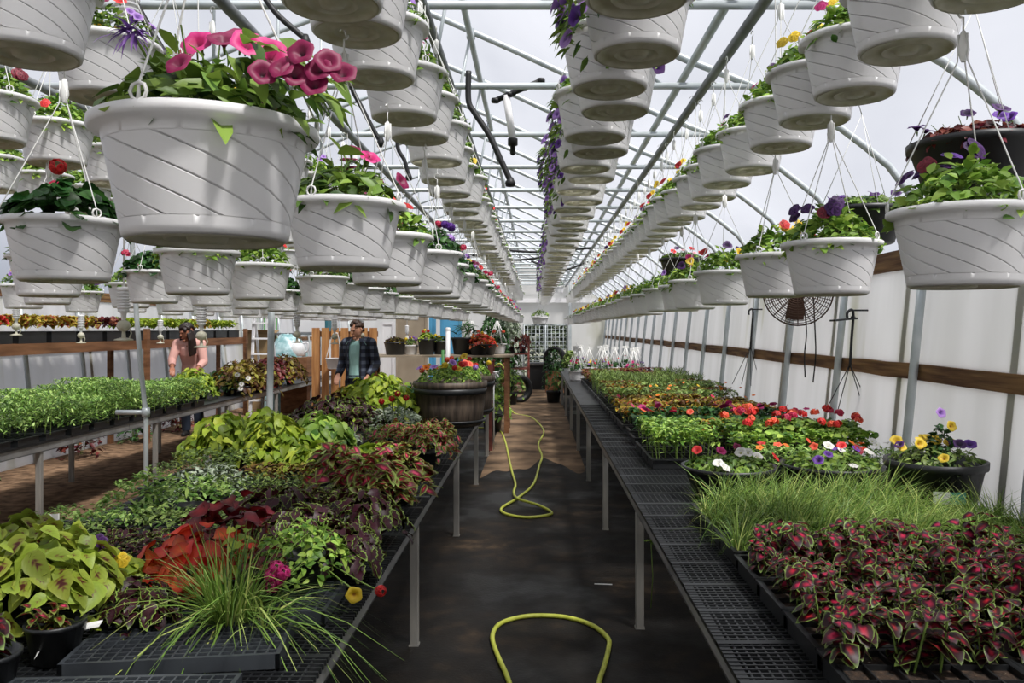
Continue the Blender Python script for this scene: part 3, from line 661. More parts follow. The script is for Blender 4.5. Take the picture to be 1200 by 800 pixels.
bench(RB+'grass pot and heuchera, first on the barrel side', LX0, LX1, 1.2, 5.2, ZB, (2.05, 4.19), LX1, (4.3,))
bench(RB+'barrel planters, second on the barrel side', LX0, LX1, 5.21, 10.6, ZB, (6.4, 8.5, 10.4), LX1, ())
BX0, BX1 = -4.85, -3.93
for i, y in enumerate((4.0, 8.01, 12.02)): bench(RB+'tomato seedlings, %s from the near end' % ORD[i], BX0, BX1, y, y+4, ZB, (y+.6, y+2.6), BX1, (), False)
# ------------------------------------------------------------------ plants on the benches
ZT = ZB+.002
def tray_mesh(w, d, h, cells=True):
    m = MB(); t = .006
    for s in (-1, 1):
        m.box((s*(w/2-t/2), 0, h/2), (t, d, h)); m.box((0, s*(d/2-t/2), h/2), (w, t, h))
        m.box((s*(w/2+.004), 0, h-.004), (.016, d+.02, .008)); m.box((0, s*(d/2+.004), h-.004), (w+.02, .016, .008))
    m.box((0, 0, .004), (w-.01, d-.01, .008))
    if cells:
        for i in range(1, 6): m.box((-w/2+w*i/6, 0, h-.012), (.005, d-.01, .02))
        for i in range(1, 3): m.box((0, -d/2+d*i/3, h-.012), (w-.01, .005, .02))
    return m.mesh('tray', 'black_plastic')
FW, FD, FH = .44, .27, .062
TRAY = tray_mesh(FW, FD, FH)
m = MB(); m.box((0, 0, FH-.022), (FW-.014, FD-.014, .012)); SOILBED = m.mesh('soil', 'soil')
POT = MB().lathe([(.05, 0), (.055, .004), (.072, .095), (.077, .096), (.077, .108), (.070, .108), (.066, .09), (.01, .088)], 20, cap0=True, cap1=True).mesh('pot', 'black_plastic')
_pm = {}
def once(key, fn):
    if key not in _pm: _pm[key] = fn()
    return _pm[key]
def stalk_plant(key, v, mat, n, H, R, L, W, shape, whorl=5, droop=.5):
    # upright plant: stems with leaf pairs at nodes, bigger leaves on top
    def f():
        rg = np.random.default_rng(hash_(key)+v*7); m = MB(); P, D, S = [], [], []
        ns = max(1, n//10)
        for s in range(ns):
            a = rg.random()*6.28; q = R*.55*math.sqrt(rg.random()); bx, by = q*math.cos(a)*.5, q*math.sin(a)*.5; tx, ty = q*math.cos(a)*1.5, q*math.sin(a)*1.5; hh = H*rg.uniform(.7, 1.05)
            m.tube([(bx, by, 0), ((bx+tx)/2, (by+ty)/2, hh*.5), (tx, ty, hh)], [.003, .0028, .002], 5, mi=1, caps=False)
            for k in range(whorl):
                t = .3+.7*k/(whorl-1); ph = rg.random()*3.14
                for o in (0, math.pi):
                    e = rg.uniform(-.15, .45)+.3*(t > .9); P.append((bx+(tx-bx)*t, by+(ty-by)*t, hh*t)); D.append((math.cos(ph+o)*math.cos(e), math.sin(ph+o)*math.cos(e), math.sin(e))); S.append((.65+.5*math.sin(t*2.6))*rg.uniform(.75, 1.15))
        S = np.array(S); D = np.array(D); leaves(m, np.array(P)+D*(L*.1), D, L*S, W*S, shape, droop, .16, 0, rg)
        return m.mesh('plant', [mat, 'stem'])
    return once(('stalk', key, v), f)
def bed_mesh(key, v, mat, n, H, L, W, shape, sx=FW/2-.01, sy=FD/2-.01, el=(-.4, .9), lay=.5, st=0, droop=.35):
    def f():
        rg = np.random.default_rng(hash_(key)+v*17); m = MB(); flatbed(m, n, sx, sy, H, L, W, shape, droop, 0, rg, el, FH-.02, lay)
        if st: stems(m, st, 0, H, .002, 1, rg, sx, sy, FH-.02)
        return m.mesh('foliage', [mat, 'stem'])
    return once(('bed', key, v), f)
def bed_blossoms(key, v, cols, n, H, R, form, sx=FW/2, sy=FD/2):
    def f():
        rg = np.random.default_rng(hash_(key)+v*5); m = MB()
        for i in range(n):
            p = np.array([[rg.uniform(-sx, sx), rg.uniform(-sy, sy), FH+H*rg.uniform(.9, 1.12)]]); c = int(rg.integers(0, len(cols)))
            if form == 'cluster':
                k = 12; a = rg.random(k)*6.283; z = rg.uniform(-.2, 1, k); q = np.sqrt(np.clip(1-z*z, 0, 1)); B = np.stack([q*np.cos(a), q*np.sin(a), z*.8], 1); petal_disc(m, p+B*R*.75, B, R*.45, 5, .2, c, 8, rg)
            else: petal_disc(m, p, np.array([[rg.normal(0, .4), rg.normal(-.3, .4), .8]]), R*rg.uniform(.8, 1.2), 5, .3, c, 10, rg)
        return m.mesh('blossoms', ['fl_'+c for c in cols])
    return once(('bb', key, v), f)
def flat(x, y, label, cat='plant tray', rotz=0, group=None, soil=True, z=ZT):
    r = thing('plant_flat', label, cat, (x, y, z), rotz, group); put(TRAY, 'tray', r)
    if soil: put(SOILBED, 'soil', r)
    return r
RR = random.Random(5)
def rz(): return RR.uniform(0, 6.28)
ACR = ['beside the aisle', 'mid bench', 'against the wall side']

# --- white-wall bench: red-centred coleus in the front
for j in range(4):
    for i in range(3):
        x, y = .965+i*.465, 2.02+j*.30
        r = flat(x, y, 'black cell tray of red-centred coleus, %s row of coleus, %s' % (ORD[j], ACR[i]), group='trays of red-centred coleus')
        for a in range(4):
            for b in range(2):
                if j == 0 and b == 0: continue
                put(stalk_plant('redcol', RR.randrange(6), 'lf_redcol', 30, .165, .085, .045, .039, 'coleus', 6, .6), 'plant', r, (-.165+.11*a+RR.uniform(-.02, .02), -.065+.13*b+RR.uniform(-.02, .02), FH-.02), rz(), scale=RR.uniform(.8, 1.15))
# --- grass trays
for j in range(3):
    for i in range(3):
        if (j, i) == (2, 2): continue
        x, y = .975+i*.45, 3.25+j*.285
        r = flat(x, y, 'tray of arching green ornamental grass, %s grass row behind the coleus, %s' % (ORD[j], ACR[i]), group='trays of ornamental grass')
        for k in range(10):
            v = RR.randrange(4)
            def gm(v=v):
                rg = np.random.default_rng(v+90); m = MB(); grass(m, 170, .035, .33, .0042, 1.2, 0, rg, .75, (.38, .02)); return m.mesh('plant', 'lf_grass')
            put(once(('grass', v), gm), 'plant', r, (RR.uniform(-.21, .21), RR.uniform(-.1, .1), FH-.02), RR.uniform(-.7, .7)+(math.pi if i == 2 else 0), scale=RR.uniform(.7, 1.08)*(.8 if i == 2 else 1))
# --- bowls of mixed flowers
def bowl(name, label, x, y, R, H, fol_mat, cols, nfl, seed, z=ZT, hf=.10, extra=None, mat='black_plastic', L=.05, W=.026, shape='ovate', cat='planter', form='petunia', fr=.028, prof=None, nf=None, group=None):
    r = thing(name, label, cat, (x, y, z), 0, group); rg = np.random.default_rng(seed)
    m = MB(); m.lathe(prof(R, H) if prof else [(R*.66, 0), (R*.72, .006), (R*.93, H*.85), (R, H*.87), (R*1.01, H), (R*.95, H), (R*.92, H*.8), (R*.2, H*.78)], 36, cap0=True, cap1=True); m.build('bowl', mat, r)
    m = MB(); m.lathe([(R*.93, H*.84), (R*.5, H*.9), (.01, H*.92)], 20, cap1=True); m.build('soil', 'soil', r)
    m = MB(); dome(m, nf or int(420*(R/.25)**2), R*.93, hf, L, W, shape, (0, 0, H*.9), .4, 0, rg, (-.3, 1.0)); stems(m, 12, R*.8, hf*1.2, .002, 1, rg, z0=H*.85); m.build('foliage', [fol_mat, 'stem'], r)
    for i in range(nfl):
        a = rg.random()*6.28; q = math.sqrt(rg.random())*R*.98; c = cols[int(rg.integers(0, len(cols)))]
        p = (q*math.cos(a), q*math.sin(a), H*.92+hf*math.sqrt(max(0, 1-(q/R/1.1)**2))+rg.uniform(0, .04)); k = form if form != 'mix' else ('petunia', 'cluster')[int(rg.integers(0, 2))]
        o = put(flower_mesh(k, c), 'flower', r, p, rot=zrot((rg.normal(0, .4), -rg.uniform(.2, .9), .8)), scale=fr*float(rg.uniform(.8, 1.15)))
    return r
bowl('bowl_planter', 'low black bowl with white and magenta petunias beside the grass trays, nearer the aisle', 1.03, 4.42, .25, .17, 'lf_green', ['white', 'white', 'magenta', 'red', 'pink'], 9, 1, hf=.07)
bowl('bowl_planter', 'low black bowl with white petunias and a dark red flower, between bowl and wall bowl', 1.60, 4.48, .27, .17, 'lf_green', ['white', 'white', 'purple', 'wine', 'red', 'purple'], 10, 2, hf=.08)
w = bowl('bowl_planter', 'tall black bowl with yellow and purple petunias and a teal tag, against white wall', 1.92, 3.98, .23, .27, 'lf_herb', ['yellow', 'yellow', 'purple', 'lavender', 'violet'], 13, 3, hf=.10, L=.04, W=.018)
rg = np.random.default_rng(4); m = MB(); dome(m, 110, .06, .20, .04, .022, 'ovate', (.01, -.03, .26), .4, 0, rg, (0, 1.2)); m.build('tall_sprig', 'lf_dark', w)
for p in ((.0, -.06, .50), (.04, -.08, .44), (-.12, -.1, .36)): put(flower_mesh('petunia', ('lavender', 'yellow', 'yellow')[int(p[0] > 0)+(p[0] < -.05)*2]), 'flower', w, p, rot=zrot((.2, -1, .4)), scale=.026)
m = MB(); q = np.radians(np.linspace(-118, -82, 7)); V = [(.222*math.cos(a)*(1+.02), .222*math.sin(a)*(1+.02), z) for a in q for z in (.10, .155)]
m.add(V, np.array([[2*i, 2*i+2, 2*i+3, 2*i+1] for i in range(6)])); m.f = [(m.f[0][0][:3], 0, False), (m.f[0][0][3:], 1, False)]; t = m.build('tag', ['paper', 'tag_teal'], w); t['label'] = 'white and teal plant tag'
# --- rows further back
def flat_row(y, xs, desc, mat, n, H, L, W, shape, fl=None, key=None, el=(-.4, .9), lay=.5, st=8, group=None, droop=.35, z=ZT, where='white wall bench', far=False):
    key = key or desc
    for i, x in enumerate(xs):
        r = flat(x, y+RR.uniform(-.01, .01), 'tray of %s, %s from the aisle' % (desc, ORD[i]), group=group or 'trays on the '+where, z=z, soil=not far)
        v = RR.randrange(3); put(bed_mesh(key, v, mat, n, H, L, W, shape, el=el, lay=lay, st=st, droop=droop), 'foliage', r, rotz=RR.choice((0, math.pi)), scale=(1, 1, RR.uniform(.88, 1.1)))
        if fl: put(bed_blossoms(key, v, *fl), 'blossoms', r, rotz=RR.choice((0, math.pi)))
X3 = [.98, 1.44, 1.90]
flat_row(4.86, X3[1:], 'feathery green marigolds with orange-red flowers, front row', 'lf_tomato', 420, .17, .04, .012, 'lance', (['coral', 'red', 'white', 'orange'], 6, .16, .022, 'disc'), 'marig1', st=14)
flat_row(5.20, X3[1:], 'leafy geraniums with coral flower heads, front geranium row', 'lf_bright', 230, .21, .05, .042, 'round', (['coral', 'red'], 5, .25, .035, 'cluster'), 'ger1', st=12)
for j, y in enumerate((5.42, 5.72, 6.02)):
    r = flat(.97, y+.02, 'black cell tray of leggy bright green seedlings, %s seedling row beside the aisle' % ORD[j], group='trays of leggy seedlings')
    put(bed_mesh('leggy', j, 'lf_bright', 330, .20, .05, .024, 'lance', lay=.45, st=24, sx=.22, sy=.11), 'foliage', r)
    put(bed_mesh('leggy', j+3, 'lf_tomato', 120, .22, .04, .02, 'small', lay=.8, st=0, sx=.22, sy=.11), 'foliage', r)
flat_row(5.52, [1.46, 1.92], 'leafy geraniums with crimson flower heads, second geranium row', 'lf_green', 230, .23, .05, .042, 'round', (['crimson', 'red', 'coral'], 5, .26, .037, 'cluster'), 'ger2', st=12)
flat_row(5.84, [1.46, 1.92], 'leafy geraniums with red flower heads, third geranium row', 'lf_green', 230, .22, .05, .042, 'round', (['red', 'crimson', 'coral'], 4, .25, .037, 'cluster'), 'ger3', st=12)
flat_row(6.16, [1.46, 1.92], 'dark coleus with red flower, row behind the geraniums', 'lf_yelcol', 240, .20, .055, .04, 'ovate', (['coral', 'red'], 2, .24, .04, 'cluster'), 'yc1')
flat_row(6.50, X3, 'dark-leaved impatiens with pink flowers, front impatiens row', 'lf_dark', 260, .17, .055, .034, 'ovate', (['pink', 'crimson', 'coral'], 5, .19, .03, 'disc'), 'imp1')
flat_row(6.95, [1.0]+X3[1:], 'dark-leaved impatiens with magenta flowers, second impatiens row', 'lf_dark', 260, .17, .055, .034, 'ovate', (['pink', 'magenta', 'pink'], 4, .20, .034, 'disc'), 'imp2')
for j, y in enumerate((7.35, 7.67, 7.99, 8.31)):
    flat_row(y, X3, 'yellow and bronze coleus, %s coleus row behind the impatiens' % ORD[j], ('lf_yelcol', 'lf_bronze')[j % 2], 240, .17+.01*j, .058, .04, 'ovate', (['orange', 'red', 'crimson'], 3, .19, .02, 'disc') if j % 2 == 0 else None, 'ybc%d' % (j % 2))
for j in range(5): flat_row(8.7+.34*j, X3, 'green bushy bedding, %s bushy row past the coleus' % ORD[j], ('lf_herb', 'lf_bronze', 'lf_herb')[j % 3], 260, .22, .05, .028, 'ovate', (['orange', 'yellow'], 3, .23, .018, 'disc') if j < 2 else None, 'bush%d' % (j % 3))
for j in range(5): flat_row(10.45+.36*j, X3, 'thin grassy seedlings, %s grassy row past the bushy bedding' % ORD[j], 'lf_herb', 300, .26, .09, .008, 'lance', None, 'gras', el=(.5, 1.4), st=10, droop=.3)
for j in range(5): flat_row(12.3+.38*j, X3, 'red-brown small-leaved plants, %s red-brown row far along' % ORD[j], ('lf_maroon', 'lf_bronze')[j % 2], 220, .19, .055, .04, 'ovate', None, 'rb%d' % (j % 2), far=True)

# --- barrel side bench ---------------------------------------------------------------
def potted(name, label, cat, x, y, parts, pot=True, z=ZT, pots=None, group=None):
    r = thing(name, label, cat, (x, y, z), 0, group)
    for (px, py) in (pots or [(0, 0)]) if pot else (): put(POT, 'pot', r, (px, py, 0))
    for nm, me, loc, rr, sc in parts: put(me, nm, r, loc, rr, scale=sc)
    return r
def dm(key, mat, n, R, H, L, W, shape='ovate', seed=0, droop=.4, el=(-.4, .6), z=.08, ell=(1, 1), shell=.7, st=0):
    rg = np.random.default_rng(hash_(key)+seed); m = MB(); dome(m, n, R, H, L, W, shape, (0, 0, z), droop, 0, rg, el, shell, ell)
    if st: stems(m, st, R*.7, H, .003, 1, rg, z0=z)
    return m.mesh('foliage', [mat, 'stem'])
pz = [(-.09, -.05), (.09, -.04), (0, .09)]
# propagation flats lying near the front corner
def grid_tray(w, d, h):
    m = MB(); nx, ny = 18, 10
    for i in range(nx+1): m.box((-w/2+w*i/nx, 0, h-.006), (.005, d, .012))
    for i in range(ny+1): m.box((0, -d/2+d*i/ny, h-.006), (w, .005, .012))
    for s in (-1, 1): m.box((s*w/2, 0, h/2), (.012, d+.012, h)); m.box((0, s*d/2, h/2), (w+.012, .012, h))
    for i in range(nx): 
        for j in range(ny): m.box((-w/2+w*(i+.5)/nx, -d/2+d*(j+.5)/ny, h*.45), (w/nx*.55, d/ny*.55, .004))
    return m.mesh('empty_tray', 'tray_grey')
GT = grid_tray(.54, .29, .04)
tag(put(GT, 'empty_cell_tray', loc=(-.97, 2.30, ZT), rotz=.13), 'empty black open-grid cell tray under the arching grass, front corner of the bench', 'tray')
tag(put(GT, 'empty_cell_tray', loc=(-1.0, 1.9, ZT), rotz=.05), 'empty black grid cell tray lying nearest the camera, edge of the bench', 'tray')
tag(put(GT, 'empty_cell_tray', loc=(-.92, 2.66, ZT), rotz=.02), 'empty black grid cell tray beneath the yellow and red petunia sprig', 'tray')
rg = np.random.default_rng(12); m = MB(); grass(m, 130, .06, .44, .0052, 1.4, 0, rg, 1.0, (-.12, -.08), (0, 0, .0)); grass(m, 190, .06, .33, .005, .6, 0, rg, .7, (.06, 0), (0, 0, .0)); g1 = m.mesh('blades', 'lf_grass')
potted('potted_grass', 'arching clump of ornamental grass standing on the black grid tray', 'potted grass', -.90, 2.44, [('blades', g1, (0, 0, 0), 0, None)], pot=False, z=ZT+.04)
g2 = MB(); grass(g2, 26, .02, .34, .007, 1.4, 0, rg, .9, (.45, -.1), (0, 0, .0)); 
tag(g2.build('grass_tuft', 'lf_grass', loc=(-.77, 2.36, ZT+.042)), 'small straw-coloured grass tuft flopping over the grid tray edge', 'grass')
# lime coleus with dark veins, front corner
big = dm('lv1', 'lf_limevein', 190, .20, .24, .074, .056, 'coleus', 0, .5, (-.5, .5), .02, shell=.55); big2 = dm('lv2', 'lf_limevein', 190, .20, .24, .072, .054, 'coleus', 1, .5, (-.5, .5), .02, shell=.55)
potted('potted_coleus', 'big-leaved lime coleus with dark veins at the front corner of the bench', 'potted coleus', -1.42, 2.42, [('foliage', big, (0, 0, .08), .3, 1)])
potted('potted_coleus', 'lime coleus with dark veins, behind and outside the big-leaved one', 'potted coleus', -1.68, 2.62, [('foliage', big2, (0, 0, .08), 1.3, 1)])
potted('potted_coleus', 'small red and green coleus in the very front corner under lime leaves', 'potted coleus', -1.34, 2.02, [('foliage', stalk_plant('redcol', 2, 'lf_redcol', 30, .15, .10, .05, .038, 'coleus', 6), (0, 0, .06), 0, 1.0)])
potted('potted_coleus', 'small pink-veined coleus low beside the grid tray corner', 'potted coleus', -1.30, 2.24, [('foliage', stalk_plant('redgreen', 5, 'lf_redgreen', 30, .13, .09, .045, .03, 'coleus', 6), (0, 0, .05), 0, .9)])
pan = potted('potted_pansy', 'yellow-green pansy plant with one violet bloom beside the orange heuchera', 'potted pansy', -1.31, 2.58, [('foliage', dm('pan', 'lf_lime', 90, .11, .12, .055, .03, 'ovate', z=.08), (0, 0, 0), 0, None)])
for p, c in (((-.02, -.06, .25), 'violet'), ((.06, -.08, .2), 'yellow')): put(flower_mesh('pansy', c), 'flower', pan, p, rot=zrot((.1, -1, .4)), scale=.025)
# heuchera orange + deep red
potted('potted_heuchera', 'orange-leaved heuchera behind the arching grass', 'potted heuchera', -1.12, 2.74, [('foliage', dm('heu', 'lf_orange', 80, .20, .21, .078, .078, 'round', z=.06, el=(-.1, .9), droop=.6, shell=.35), (0, 0, 0), 0, None)])
potted('potted_heuchera', 'deep red heuchera standing above the orange one', 'potted heuchera', -1.12, 3.02, [('foliage', dm('heu2', 'lf_deepred', 90, .20, .23, .078, .078, 'round', z=.08, el=(-.1, .9), droop=.6, shell=.35), (0, 0, 0), 0, None)])
potted('potted_coleus', 'small fresh lime sprig poking between grass and red heuchera', 'potted coleus', -.95, 2.68, [('foliage', stalk_plant('limes', 1, 'lf_lime', 22, .22, .07, .05, .04, 'frill'), (0, 0, .05), 0, 1.0)])
# burgundy frilled group
for k, (x, y, R, H) in enumerate(((-.86, 3.05, .19, .20), (-.72, 3.38, .2, .19), (-1.05, 3.38, .2, .19), (-.70, 2.95, .15, .15))):
    potted('potted_coleus', 'burgundy frilled coleus with green edges, %s' % ('nearest the fuchsia flower', 'hanging over the aisle edge under the red-leaved coleus', 'towards the blue-green herb', 'drooping over the bench rail')[k], 'potted coleus', x, y,
           [('foliage', dm('burg%d' % k, 'lf_burgundy', 190, R, H, .066, .05, 'frill', k, .5, (-.6, .4), .06), (0, 0, 0), 0, None)], group='burgundy frilled coleus')
# green sprig with yellow, red, fuchsia blooms by the edge
sp = potted('potted_petunia', 'light green petunia with yellow and red blooms at the bench edge', 'potted petunia', -.78, 2.76, [('foliage', dm('spr', 'lf_bright', 330, .16, .17, .034, .02, 'ovate', z=.05, el=(-.2, 1.0), st=9), (0, 0, 0), 0, None)], z=ZT+.043)
put(flower_mesh('petunia', 'yellow'), 'flower', sp, at(415, 697, 2.60)-sp.location, rot=zrot((.2, -1, .1)), scale=.026)
put(flower_mesh('cluster', 'red'), 'flower', sp, at(446, 692, 2.60)-sp.location, rot=zrot((.5, -1, .2)), scale=.022)
m = MB(); a = at(400, 680, 2.68)-sp.location; m.tube([(0, 0, .12), a, at(414, 690, 2.63)-sp.location], .0025, 5); a = at(420, 680, 2.68)-sp.location; m.tube([(0, .02, .12), a, at(440, 690, 2.62)-sp.location], .0025, 5); m.build('stem', 'stem', sp)
sn = potted('potted_snapdragon', 'fuchsia pink flower spike between grass and petunia', 'potted snapdragon', -.86, 2.62, [('foliage', dm('snap', 'lf_maroon', 60, .08, .12, .045, .02, 'lance', z=.06, el=(-.3, 1)), (0, 0, 0), 0, None)], z=ZT+.043)
for k, (px, py) in enumerate(((324, 665), (318, 673), (332, 671), (325, 680), (319, 686))): put(flower_mesh('cluster', 'pink' if k < 3 else 'magenta'), 'flower', sn, at(px, py, 2.46)-sn.location, rot=zrot((0, -1, .4)), scale=.026)
# pink-veined coleus mound with long leaves (sunlit)
for k, (x, y, R, H, sc) in enumerate(((-.78, 3.92, .20, .24, 1), (-.98, 4.12, .19, .26, 1), (-.72, 4.28, .18, .25, 1))):
    potted('potted_coleus', 'long-leaved coleus with pink centres, %s' % ('front of three over the aisle edge', 'inner of the pink-centred three', 'rear of the pink-centred three')[k], 'potted coleus', x, y,
           [('foliage', dm('rg%d' % k, 'lf_redgreen', 210, R, H, .092, .044, 'coleus', k, .3, (-.4, 1.0), .08, shell=.5), (0, 0, 0), 0, None)], group='pink-centred coleus')
for k, (x, y) in enumerate(((-.70, 5.35), (-.92, 5.5), (-.72, 5.75))):
    potted('potted_coleus', 'small-leaved dusky red coleus before the barrel, %s' % ('nearest the aisle', 'inner one', 'touching the barrel')[k], 'potted coleus', x, y, [('foliage', dm('dusk%d' % k, 'lf_redgreen', 240, .20, .22, .05, .034, 'ovate', k, .4, (-.5, .6), .08), (0, 0, 0), 0, None)], group='dusky red coleus')
# lime sweet potato
for k, (x, y) in enumerate(((-1.12, 4.72), (-.95, 4.92), (-1.3, 4.9))):
    potted('sweet_potato_vine', 'chartreuse sweet potato vine behind the pink-centred coleus, %s' % ('front one', 'nearest the aisle', 'inner one')[k], 'potted vine', x, y, [('foliage', dm('sp%d' % k, 'lf_lime', 120, .17, .15, .085, .07, 'ovate', k, .5, (-.4, .5), .08), (0, 0, 0), 0, None)], group='chartreuse vines')
# large lime coleus mound
for k, (x, y, R) in enumerate(((-2.02, 5.35, .27), (-1.66, 5.25, .26), (-1.85, 5.65, .26), (-1.44, 5.5, .24))):
    potted('potted_coleus', 'bushy yellow-green coleus mound, %s' % ('outermost over the dirt walkway', 'front inner one with a white tag', 'rear outer one', 'rear inner, greener one')[k], 'potted coleus', x, y, [('foliage', dm('lc%d' % k, 'lf_lime' if k != 3 else 'lf_bright', 300, R, .30, .08, .058, 'coleus', k, .5, (-.6, .5), .06, shell=.55), (0, 0, 0), 0, None)], group='yellow-green coleus mounds')
# herbs and low trays on the inside
ins = [(-1.55, 3.72, 'lf_blue', 'feathery blue-green herb mound', 420, .24, .20, .045, .014, 'lance'), (-1.80, 3.85, 'lf_blue', 'feathery blue-green herb, outer mound', 380, .22, .19, .045, .014, 'lance'),
       (-1.62, 4.10, 'lf_silver', 'pale budding herb behind the blue-green mound', 300, .22, .19, .04, .014, 'lance')]
for x, y, mt, lb, n, R, H, L, W, s in ins: potted('potted_herb', lb+' on the barrel side bench', 'potted herb', x, y, [('foliage', dm(lb, mt, n, R, H, L, W, s, 0, .3, (-.1, 1.2), .05), (0, 0, 0), 0, None)])
def herb_flat(x, y, lb, mat, n, H, L, W, s, key, el=(-.2, 1.1)):
    r = flat(x, y, lb, group='herb trays on the barrel side bench'); put(bed_mesh(key, 0, mat, n, H, L, W, s, el=el, st=0), 'foliage', r, rotz=RR.choice((0, math.pi)))
herb_flat(-1.84, 3.15, 'low tray of dark green groundcover, nearest of the outer row', 'lf_herb', 420, .10, .028, .014, 'ovate', 'hf1')
herb_flat(-1.86, 3.47, 'low tray of blue-tinged groundcover, second of the outer row', 'lf_blue', 420, .10, .03, .014, 'ovate', 'hf2')
herb_flat(-1.40, 3.04, 'tray of dark burgundy small-leaved plants behind the dark-veined lime coleus', 'lf_burgundy', 360, .10, .034, .026, 'frill', 'hf3', (-.4, .6))
herb_flat(-1.40, 3.36, 'tray of small green bedding with pale buds beside deep red heuchera', 'lf_herb', 420, .12, .03, .014, 'ovate', 'hf4')
herb_flat(-1.84, 2.85, 'low tray of dark burgundy groundcover at the outer edge', 'lf_burgundy', 330, .10, .034, .024, 'frill', 'hf5', (-.4, .6))
herb_flat(-1.86, 4.48, 'tray of olive thyme in front of the yellow-green mound, outer one', 'lf_herb', 420, .13, .028, .012, 'ovate', 'hf6')
herb_flat(-1.33, 4.02, 'tray of olive thyme beside the pink-centred coleus', 'lf_herb', 420, .14, .028, .012, 'ovate', 'hf7')
herb_flat(-1.33, 4.36, 'tray of brownish oregano behind the thyme', 'lf_bronze', 420, .14, .03, .016, 'ovate', 'hf8')
herb_flat(-1.86, 4.80, 'tray of olive oregano close before the yellow-green mound', 'lf_herb', 420, .15, .03, .016, 'ovate', 'hf9')
herb_flat(-1.08, 3.72, 'tray of green-edged burgundy seedlings inside the pink-centred coleus', 'lf_burgundy', 330, .13, .04, .03, 'frill', 'hf10', (-.4, .6))
# pale succulents with a magenta bloom
potted('potted_succulent', 'cream variegated rosettes beside the yellow-green mound', 'potted succulent', -1.45, 6.05, [('foliage', dm('suc', 'lf_silver', 140, .16, .09, .06, .022, 'lance', z=.08, el=(0, 1)), (0, 0, 0), 0, None)])
herb_flat(-1.05, 6.15, 'tray of grey-green herbs with pink blooms before the dark dome', 'lf_herb', 420, .12, .03, .014, 'ovate', 'hf11')
# dark dome, lime dome, silver with red blooms
for x, y, R, H, mt, lb, n, s, L, W in ((-1.62, 6.7, .42, .33, 'lf_burgundy', 'dark green and burgundy coleus dome', 520, 'frill', .06, .045), (-1.47, 7.65, .42, .46, 'lf_lime', 'lime coleus dome in front of the man', 560, 'frill', .075, .06), (-1.75, 7.9, .28, .33, 'lf_yelcol', 'yellow-bronze coleus dome beside the lime dome', 360, 'frill', .07, .05), (-1.15, 8.6, .33, .36, 'lf_dark', 'dark green shrub behind the lime dome', 420, 'ovate', .06, .035)):
    potted('potted_coleus', lb+' on the barrel side bench', 'potted coleus', x, y, [('foliage', dm(lb, mt, n, R, H, L, W, s, 0, .4, (-.6, .6), .05), (0, 0, 0), 0, None)], pots=[(-.1, 0), (.1, 0)])
du = potted('potted_dusty_miller', 'silvery dusty miller with red blooms in front of the barrel', 'potted plant', -1.15, 6.7, [('foliage', dm('dust', 'lf_silver', 420, .26, .20, .05, .018, 'frill', z=.08, el=(0, 1)), (0, 0, 0), 0, None)], pots=pz)
for px, py in ((459, 467), (476, 466), (447, 470), (466, 461)): put(flower_mesh('cluster', 'red'), 'flower', du, at(px, py, 6.45)-du.location, rot=zrot((0, -1, .6)), scale=.028); m = MB(); q = at(px, py, 6.45)-du.location; m.tube([(q.x*.6, q.y*.4, .12), (q.x*.9, q.y*.8, q.z*.8), q], .004, 4); m.build('stem', 'stem', du)
# half-barrel planters
def barrel_prof(R, H): return [(R*.84, 0), (R*.88, .01), (R*.95, H*.45), (R*.96, H*.68), (R*.985, H*.69), (R*1.0, H*.86), (R*1.03, H*.88), (R*1.03, H), (R*.97, H), (R*.95, H*.86), (R*.2, H*.84)]
for x, y, R, sd, lb in ((-.80, 7.75, .335, 21, 'brown half-barrel planter of mixed flowers at the bench edge'), (-.76, 8.75, .32, 22, 'dark half-barrel planter with red flowers, behind the first barrel')):
    b = bowl('barrel_planter', lb, x, y, R, .41, 'lf_bright', ['red', 'yellow', 'coral', 'lavender', 'orange'], 16, sd, hf=.20, mat='barrel_wood', form='mix', fr=.034, prof=barrel_prof, L=.05, W=.022)
    for z0, z1 in ((.295, .35), (.03, .06)):
        m = MB(); m.lathe([(R*.93 if z0 < .1 else R*.985, z0), (R*.97 if z0 < .1 else R*1.005, z0+.004), (R*1.0 if z0 < .1 else R*1.02, z1-.004), (R*.94 if z0 < .1 else R*.99, z1)], 36); m.build('hoop', 'black_plastic', b)
# --- tomato bench -------------------------------------------------------------------
for j in range(15):
    y = 4.6+.36*j
    for i, x in enumerate((-4.14, -4.62)):
        if y < 6.75 and i == 0 and y > 6.2 or (y < 6.2):
            r = flat(x, y, 'black tray of bare brown soil with sparse seedlings, %s row, %s' % (ORD[j], ('edge side', 'shelf side')[i]), group='sparse seedling trays', z=ZT)
            put(bed_mesh('sparse', j % 3, 'lf_tomato', 260, .16, .045, .016, 'lance', lay=.6, st=10), 'foliage', r); continue
        r = flat(x, y, 'tray of feathery bright green tomato seedlings, %s row, %s' % (ORD[j], ('edge side', 'shelf side')[i]), group='tomato seedling trays', z=ZT)
        put(bed_mesh('tomato', RR.randrange(4), 'lf_tomato', 1000, .30, .045, .014, 'lance', el=(-.7, .9), st=8, lay=.8, sx=.27, sy=.2), 'foliage', r, rotz=RR.choice((0, math.pi)), scale=(1.02, 1.05, RR.uniform(.78, 1.15)))
